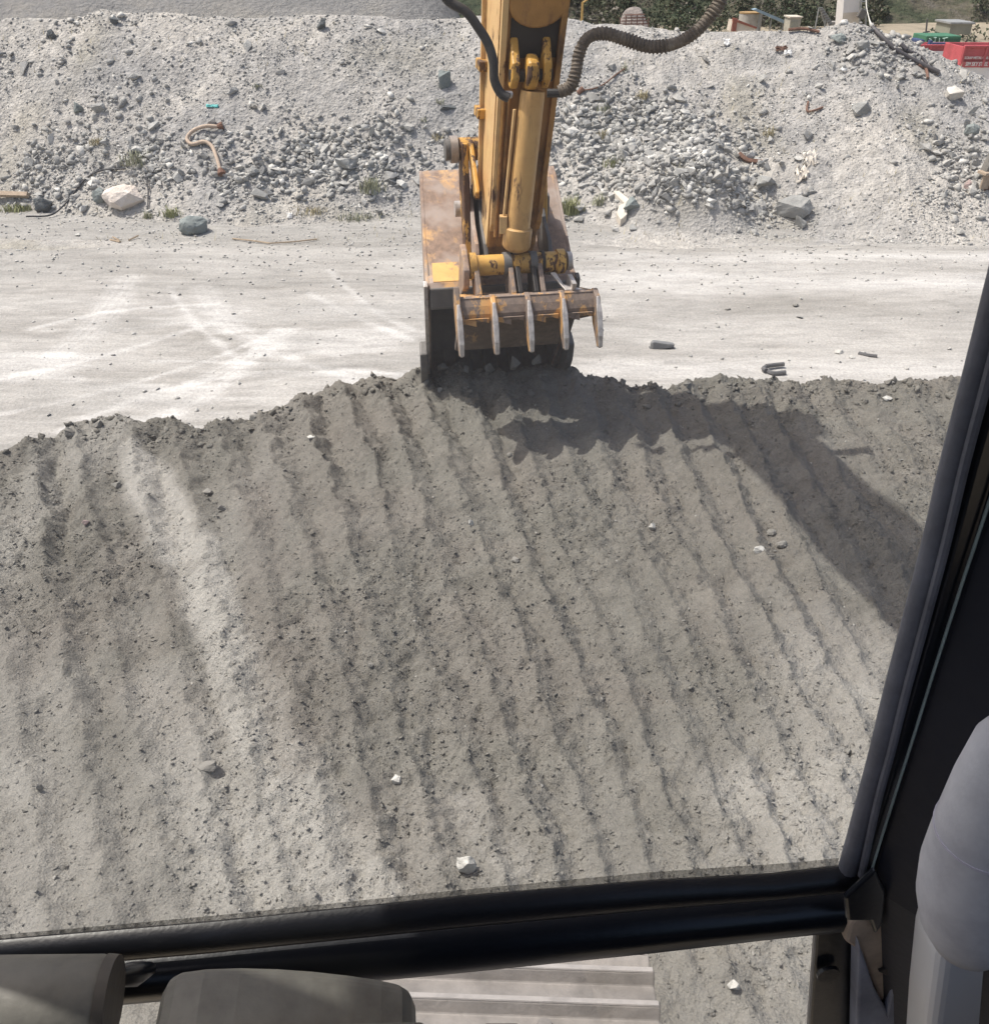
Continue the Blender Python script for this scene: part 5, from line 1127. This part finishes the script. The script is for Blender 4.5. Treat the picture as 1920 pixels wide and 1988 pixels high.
# --- cab (black frame, glass, pillar, controls); machine frame yawed 6 degrees
CA = radians(6.0); CF = Vector((-sin(CA), cos(CA), 0)); CR = Vector((cos(CA), sin(CA), 0))
EYEV = Vector((0, 0, EYE))
def C(px, py, u): d = ray(px, py); return EYEV + d*(u/d.dot(CF))
def CW(u, v, z): return CF*u + CR*v + Vector((0, 0, EYE+z))
cab = empty('cab', CW(0, 0, -1.3), None, None); cab.parent = exc; cab.location = CW(0, 0, -1.3)-exc.location
cab['label'] = 'black framed operator cab around the camera'
def plate(name, pts, u, th, m, bevel=0.002, smooth=False, label=None, parent=None, seg=2):
    return MB().prism([C(a, b, u) for a, b in pts], CF*th).build(name, m, parent or cab, bevel=bevel, label=label, seg=seg)
def bar(name, edge_t, edge_b, u, profile, m, label=None, bevel=0, smooth=True):
    # lofted bar: per station, top and bottom edge points; profile = [(f, du)] f 0..1 from top to bottom edge
    rings = []
    for (a, b) in zip(edge_t, edge_b):
        p = C(a[0], a[1], u); q = C(b[0], b[1], u); rings.append([p.lerp(q, f)+CF*du for f, du in profile])
    return MB().loft(rings).build(name, m, cab, smooth=smooth, bevel=bevel, label=label)
round_p = [(0.10, 0.004), (0.0, 0.0), (0.04, -0.007), (0.22, -0.013), (0.48, -0.015), (0.75, -0.011), (0.93, -0.004), (1.0, 0.0), (0.95, 0.006), (0.5, 0.008)]
# glass pane: corner in view, reaching up and left
glass_pts = [(-420, 1868), (400, 1800), (820, 1762), (1250, 1722), (1640, 1690), (1668, 1600), (1720, 1330), (1800, 1000), (1900, 600), (2070, 0), (2250, -500), (2600, -1100)]
zt = 0.46
gp = [C(a, b, 0.5) for a, b in glass_pts]
gp = [p for p in gp]; gp[-1].z = EYE+zt; gp = gp + [CW(0.5, -0.52, zt)]
gp[0] = CW(0.5, -0.52, gp[0].z-EYE)
MB().prism(gp, CF*0.004).build('windscreen', M['glass'], cab)
# lower front window glass
MB().prism([CW(0.515, -0.52, -0.80), CW(0.515, 0.40, -0.85), CW(0.515, 0.44, -1.28), CW(0.515, -0.52, -1.28)], CF*0.004).build('lower_windscreen', M['glass'], cab)
# dotted frit band along the glass edge
st = [(-420, 1866), (0, 1826), (400, 1790), (900, 1738), (1250, 1705), (1560, 1684), (1628, 1676)]
MB().loft([[C(x, y-10, 0.496), C(x, y+6, 0.496), C(x, y+6, 0.4965), C(x, y-10, 0.4965)] for x, y in st]).build('dotted_band', M['frit'], cab)
# upper bar (rubber) and lower bar (steel)
ux = [-420, 0, 400, 900, 1250, 1500, 1640, 1690]
ut = [1868, 1826, 1792, 1741, 1712, 1698, 1682, 1672]; ub = [1925, 1878, 1843, 1793, 1760, 1738, 1724, 1716]
bar('window_seal', list(zip(ux, ut)), list(zip(ux, ub)), 0.49, round_p, M['rubber'], 'rounded black rubber seal along the lower edge of the windscreen')
lx = [-420, 0, 400, 900, 1250, 1500, 1660, 1712]
lt = [1926, 1880, 1844, 1794, 1760, 1738, 1722, 1716]; lb = [2000, 1952, 1916, 1872, 1836, 1804, 1788, 1782]
flat_p = [(0.15, 0.01), (0.0, 0.0), (0.05, -0.012), (0.12, -0.020), (0.30, -0.026), (0.62, -0.024), (0.95, -0.010), (1.0, 0.0), (0.9, 0.012)]
lb_o = bar('cross_bar', list(zip(lx, lt)), list(zip(lx, lb)), 0.50, flat_p, M['frame'], 'black steel cross bar under the windscreen seal')
bar('dust_line', list(zip(lx, [b-1 for b in lb])), list(zip(lx, [b+4 for b in lb])), 0.494, [(0, 0.0), (0, -0.006), (1, -0.002), (1, 0.006)], M['tanrust'])
# right pillar
seal_c = [(2240, -500), (2065, 0), (1980, 290), (1917, 530), (1868, 720), (1820, 900), (1782, 1060), (1745, 1200), (1712, 1340), (1688, 1460), (1666, 1560), (1648, 1640), (1634, 1688)]
seal_c = [(a+20*min(1.0, max(0.0, (1640-b)/400.0)), b) for a, b in seal_c]
sp2 = spline([C(a+12, b, 0.488) for a, b in seal_c], 5)
MB().tube(sp2, 0.009, 12).build('pillar_seal', M['sealgrey'], cab, smooth=True, label='dusty blue grey rubber seal curving up the right edge of the glass')
spf = spline([C(a+34, b-4, 0.478) for a, b in seal_c[:-2]]+[C(1672, 1700, 0.478)], 5)
MB().tube(spf, 0.0035, 8).build('brown_bead', M['sealgrey'], cab, smooth=True)
mid = [(a+30, b) for a, b in seal_c]; right = [(a+128, b) for a, b in seal_c[:-5]] + [(1792, 1350), (1764, 1440), (1740, 1530), (1716, 1610), (1694, 1690), (1690, 1716)][0:5]
rings = []
seal_x = lambda y: np.interp(y, [b for a, b in seal_c], [a for a, b in seal_c])
gl = [(2420, -500), (2240, 0), (2060, 530), (1975, 790), (1920, 970), (1865, 1135), (1812, 1300), (1775, 1420), (1740, 1530), (1710, 1625), (1681, 1721)]
gx = lambda y: np.interp(y, [b for a, b in gl], [a for a, b in gl])
ys = [-500, 0, 300, 530, 720, 900, 1060, 1200, 1340, 1460, 1560, 1640, 1712]
for y_ in ys:
    p = C(seal_x(min(y_, 1688))+22, y_, 0.486); q = C(max(gx(y_), seal_x(min(y_, 1688))+30), y_, 0.486)
    rings.append([p+CF*0.03+CR*0.03, p, p.lerp(q, 0.25)-CF*0.008, p.lerp(q, 0.75)-CF*0.008, q, q+CF*0.04+CR*0.02])
MB().loft(rings).build('pillar', M['frame'], cab, smooth=True, bevel=0.002)
MB().tube([C(gx(y_)+2, y_, 0.474) for y_ in (-500, 0, 530, 970, 1135, 1300, 1420, 1530, 1625, 1721)], 0.0012, 6).build('edge_trim', M['white_edge'], cab, label='thin pale green line along the pillar')
# inner pillar trim right of the line
rings = []
for y_ in (-500, 0, 530, 970, 1300, 1530, 1721, 2000):
    x0 = gx(y_)+5 if y_ <= 1721 else 1700; p = C(x0, y_, 0.478); q = p+CR*0.09-CF*0.10
    rings.append([p, q, q+CR*0.03, p+CF*0.03+CR*0.02])
MB().loft(rings).build('inner_trim', mat_plain("dark_blue_black_trim", (0.018, 0.020, 0.030), 0.5, sc=10), cab, bevel=0.003)
# right side wall lining and lower corner pieces
MB().prism([CW(0.50, 0.60, zt), CW(0.28, 0.60, zt), CW(0.22, 0.60, -0.62), CW(-1.0, 0.60, -0.62), CW(-1.0, 0.60, -1.35), CW(0.50, 0.60, -1.35)], CR*0.03).build('side_wall', M['lining'], cab)
plate('lower_pillar', [(1586, 1795), (1668, 1788), (1672, 2080), (1562, 2120)], 0.485, 0.01, M['frame'], 0.003)
MB().tube([C(1606, 1888, 0.480), C(1606, 1888, 0.480)-CF*0.004], 0.012, 14).build('screw_head', M['rubber'], cab)
plate('corner_plate', [(1690, 1740), (1755, 1700), (1775, 1752), (1770, 1800), (1752, 1870), (1735, 1905), (1722, 1962), (1702, 1930), (1670, 1850), (1640, 1830), (1650, 1795)], 0.470, 0.02, M['tanrust'], 0.004, label='dusty tan worn metal corner beside the pillar')
plate('corner_slot', [(1749, 1760), (1758, 1765), (1740, 1860), (1722, 1896), (1706, 1888), (1722, 1882), (1734, 1850)], 0.4665, 0.004, M['grease'], 0.001)
plate('corner_bracket', [(1640, 1745), (1700, 1690), (1722, 1735), (1716, 1795), (1700, 1818), (1690, 1790), (1645, 1790)], 0.462, 0.006, M['frame'], 0.004)
plate('scuffed_panel', [(1668, 1830), (1700, 1925), (1722, 1965), (1735, 1905), (1760, 1850), (1785, 1740), (1810, 1760), (1800, 2100), (1660, 2100)], 0.462, 0.02, M['bluegrey'], 0.003)
# pale console panel and vent column at right
plate('console_panel', [(1792, 2140), (1806, 1990), (1822, 1870), (1850, 1780), (2150, 1650), (2300, 2300)], 0.40, 0.05, M['panel'], 0.012, label='light grey console panel at the bottom right corner', seg=4)
cc = [(1925, 1395, 40), (1912, 1440, 62), (1892, 1520, 84), (1878, 1600, 98), (1868, 1690, 108), (1862, 1760, 106), (1858, 1820, 86), (1856, 1850, 55), (1855, 1862, 20)]
ug = 0.36
def rad(px, py, r): return (C(px+r, py, ug)-C(px, py, ug)).length
cpt = [C(1935+(-1)*0, 1380, ug)] 
grip_pts = [(1963, 1436, 34), (1962, 1430, 46), (1960, 1438, 56), (1944, 1520, 76), (1924, 1610, 89), (1905, 1690, 96), (1894, 1745, 93), (1884, 1790, 80), (1876, 1822, 58), (1874, 1836, 20)]
gpt = [C(a, b, ug) for a, b, r in grip_pts]; rr = [rad(a, b, r) for a, b, r in grip_pts]
grip = MB().tube(gpt, rr, 36).build('control_grip', M['plastic'], cab, smooth=True, label='pale grey rounded control grip at the right edge')
for f in (1605,):
    cj = C(1924, 1612, ug); d_ = (gpt[5]-gpt[3]).normalized()
    MB().tube([cj-d_*0.0012, cj+d_*0.0012], rad(1924, 1612, 90)+0.0004, 36).build('joint_ring', mat_plain("pale_joint_line", (0.58, 0.56, 0.62), 0.5), grip, smooth=True)
# travel lever grips at the lower left
def grip_block(name, pts, u, th, m, bev, label):
    o = plate(name, pts, u, -th, m, bev, label=label, seg=6); return o
g1 = grip_block('travel_lever', [(290, 2150), (306, 1990), (313, 1940), (320, 1905), (330, 1886), (348, 1876), (400, 1869), (470, 1867), (540, 1869), (610, 1874), (680, 1882), (740, 1891), (780, 1900), (798, 1911), (806, 1930), (808, 1990), (806, 2160)], 0.405, 0.06, M['olive'], 0.013, 'wide olive grey rubber topped lever grip at the bottom edge')
plate('front_lip', [(285, 2060), (288, 2020), (560, 2014), (826, 2008), (832, 2060)], 0.3435, 0.010, mat_plain("paler_olive_rubber", (0.12, 0.118, 0.10), 0.5, sc=18), 0.004, parent=g1, seg=3)
ub_ = 0.40
lv = MB().tube([C(-140, 1962, ub_), C(-60, 1958, ub_), C(60, 1950, ub_), C(190, 1945, ub_), C(202, 1945, ub_)], [0.036, 0.036, 0.034, 0.033, 0.030], 32).build('travel_lever', M['olive'], cab, smooth=True, label='round grey lever grip cut off by the bottom left corner')
MB().tube([C(200, 1945, ub_), C(222, 1944, ub_)], [0.0335, 0.0325], 32).build('grip_collar', mat_plain("brown_rubber_collar", (0.075, 0.068, 0.058), 0.6, sc=18), lv, smooth=True)
MB().tube([C(222, 1898, 0.43), C(262, 1892, 0.44), C(290, 1882, 0.46)], [0.008, 0.010, 0.006], 10).build('lever_linkage', M['frame'], cab, smooth=True)
# lever rods going down so the grips stand on something
for a_, u_ in ((560, 0.43), (60, 0.40)):
    p = C(a_, 1990, u_); MB().tube([p, Vector((p.x, p.y, EYE-1.28))-CF*0.12], 0.010, 10).build('lever_rod', M['frame'], cab, smooth=True)
# cab shell around and behind the camera
MB().prism([CW(0.74, -0.62, zt+0.02), CW(0.74, 0.66, zt+0.02), CW(-1.15, 0.66, zt+0.02), CW(-1.15, -0.62, zt+0.02)], Vector((0, 0, 0.06))).build('cab_roof', M['lining'], cab)
MB().prism([CW(-1.1, -0.58, zt), CW(-1.1, 0.60, zt), CW(-1.1, 0.60, -1.35), CW(-1.1, -0.58, -1.35)], CF*-0.03).build('rear_wall', M['lining'], cab)
MB().prism([CW(0.50, -0.60, -0.35), CW(-1.0, -0.60, -0.35), CW(-1.0, -0.60, -1.35), CW(0.50, -0.60, -1.35)], CR*-0.03).build('door_panel', M['lining'], cab)
MB().prism([CW(0.10, -0.58, -1.35), CW(0.10, 0.60, -1.35), CW(-1.1, 0.60, -1.35), CW(-1.1, -0.58, -1.35)], Vector((0, 0, -0.04))).build('cab_floor', M['lining'], cab)
for u_, v_ in ((0.50, -0.56), (-0.3, -0.60)): MB().tube([CW(u_, v_, zt+0.02), CW(u_, v_, -1.35)], 0.03, 8).build('left_pillar', M['frame'], cab)
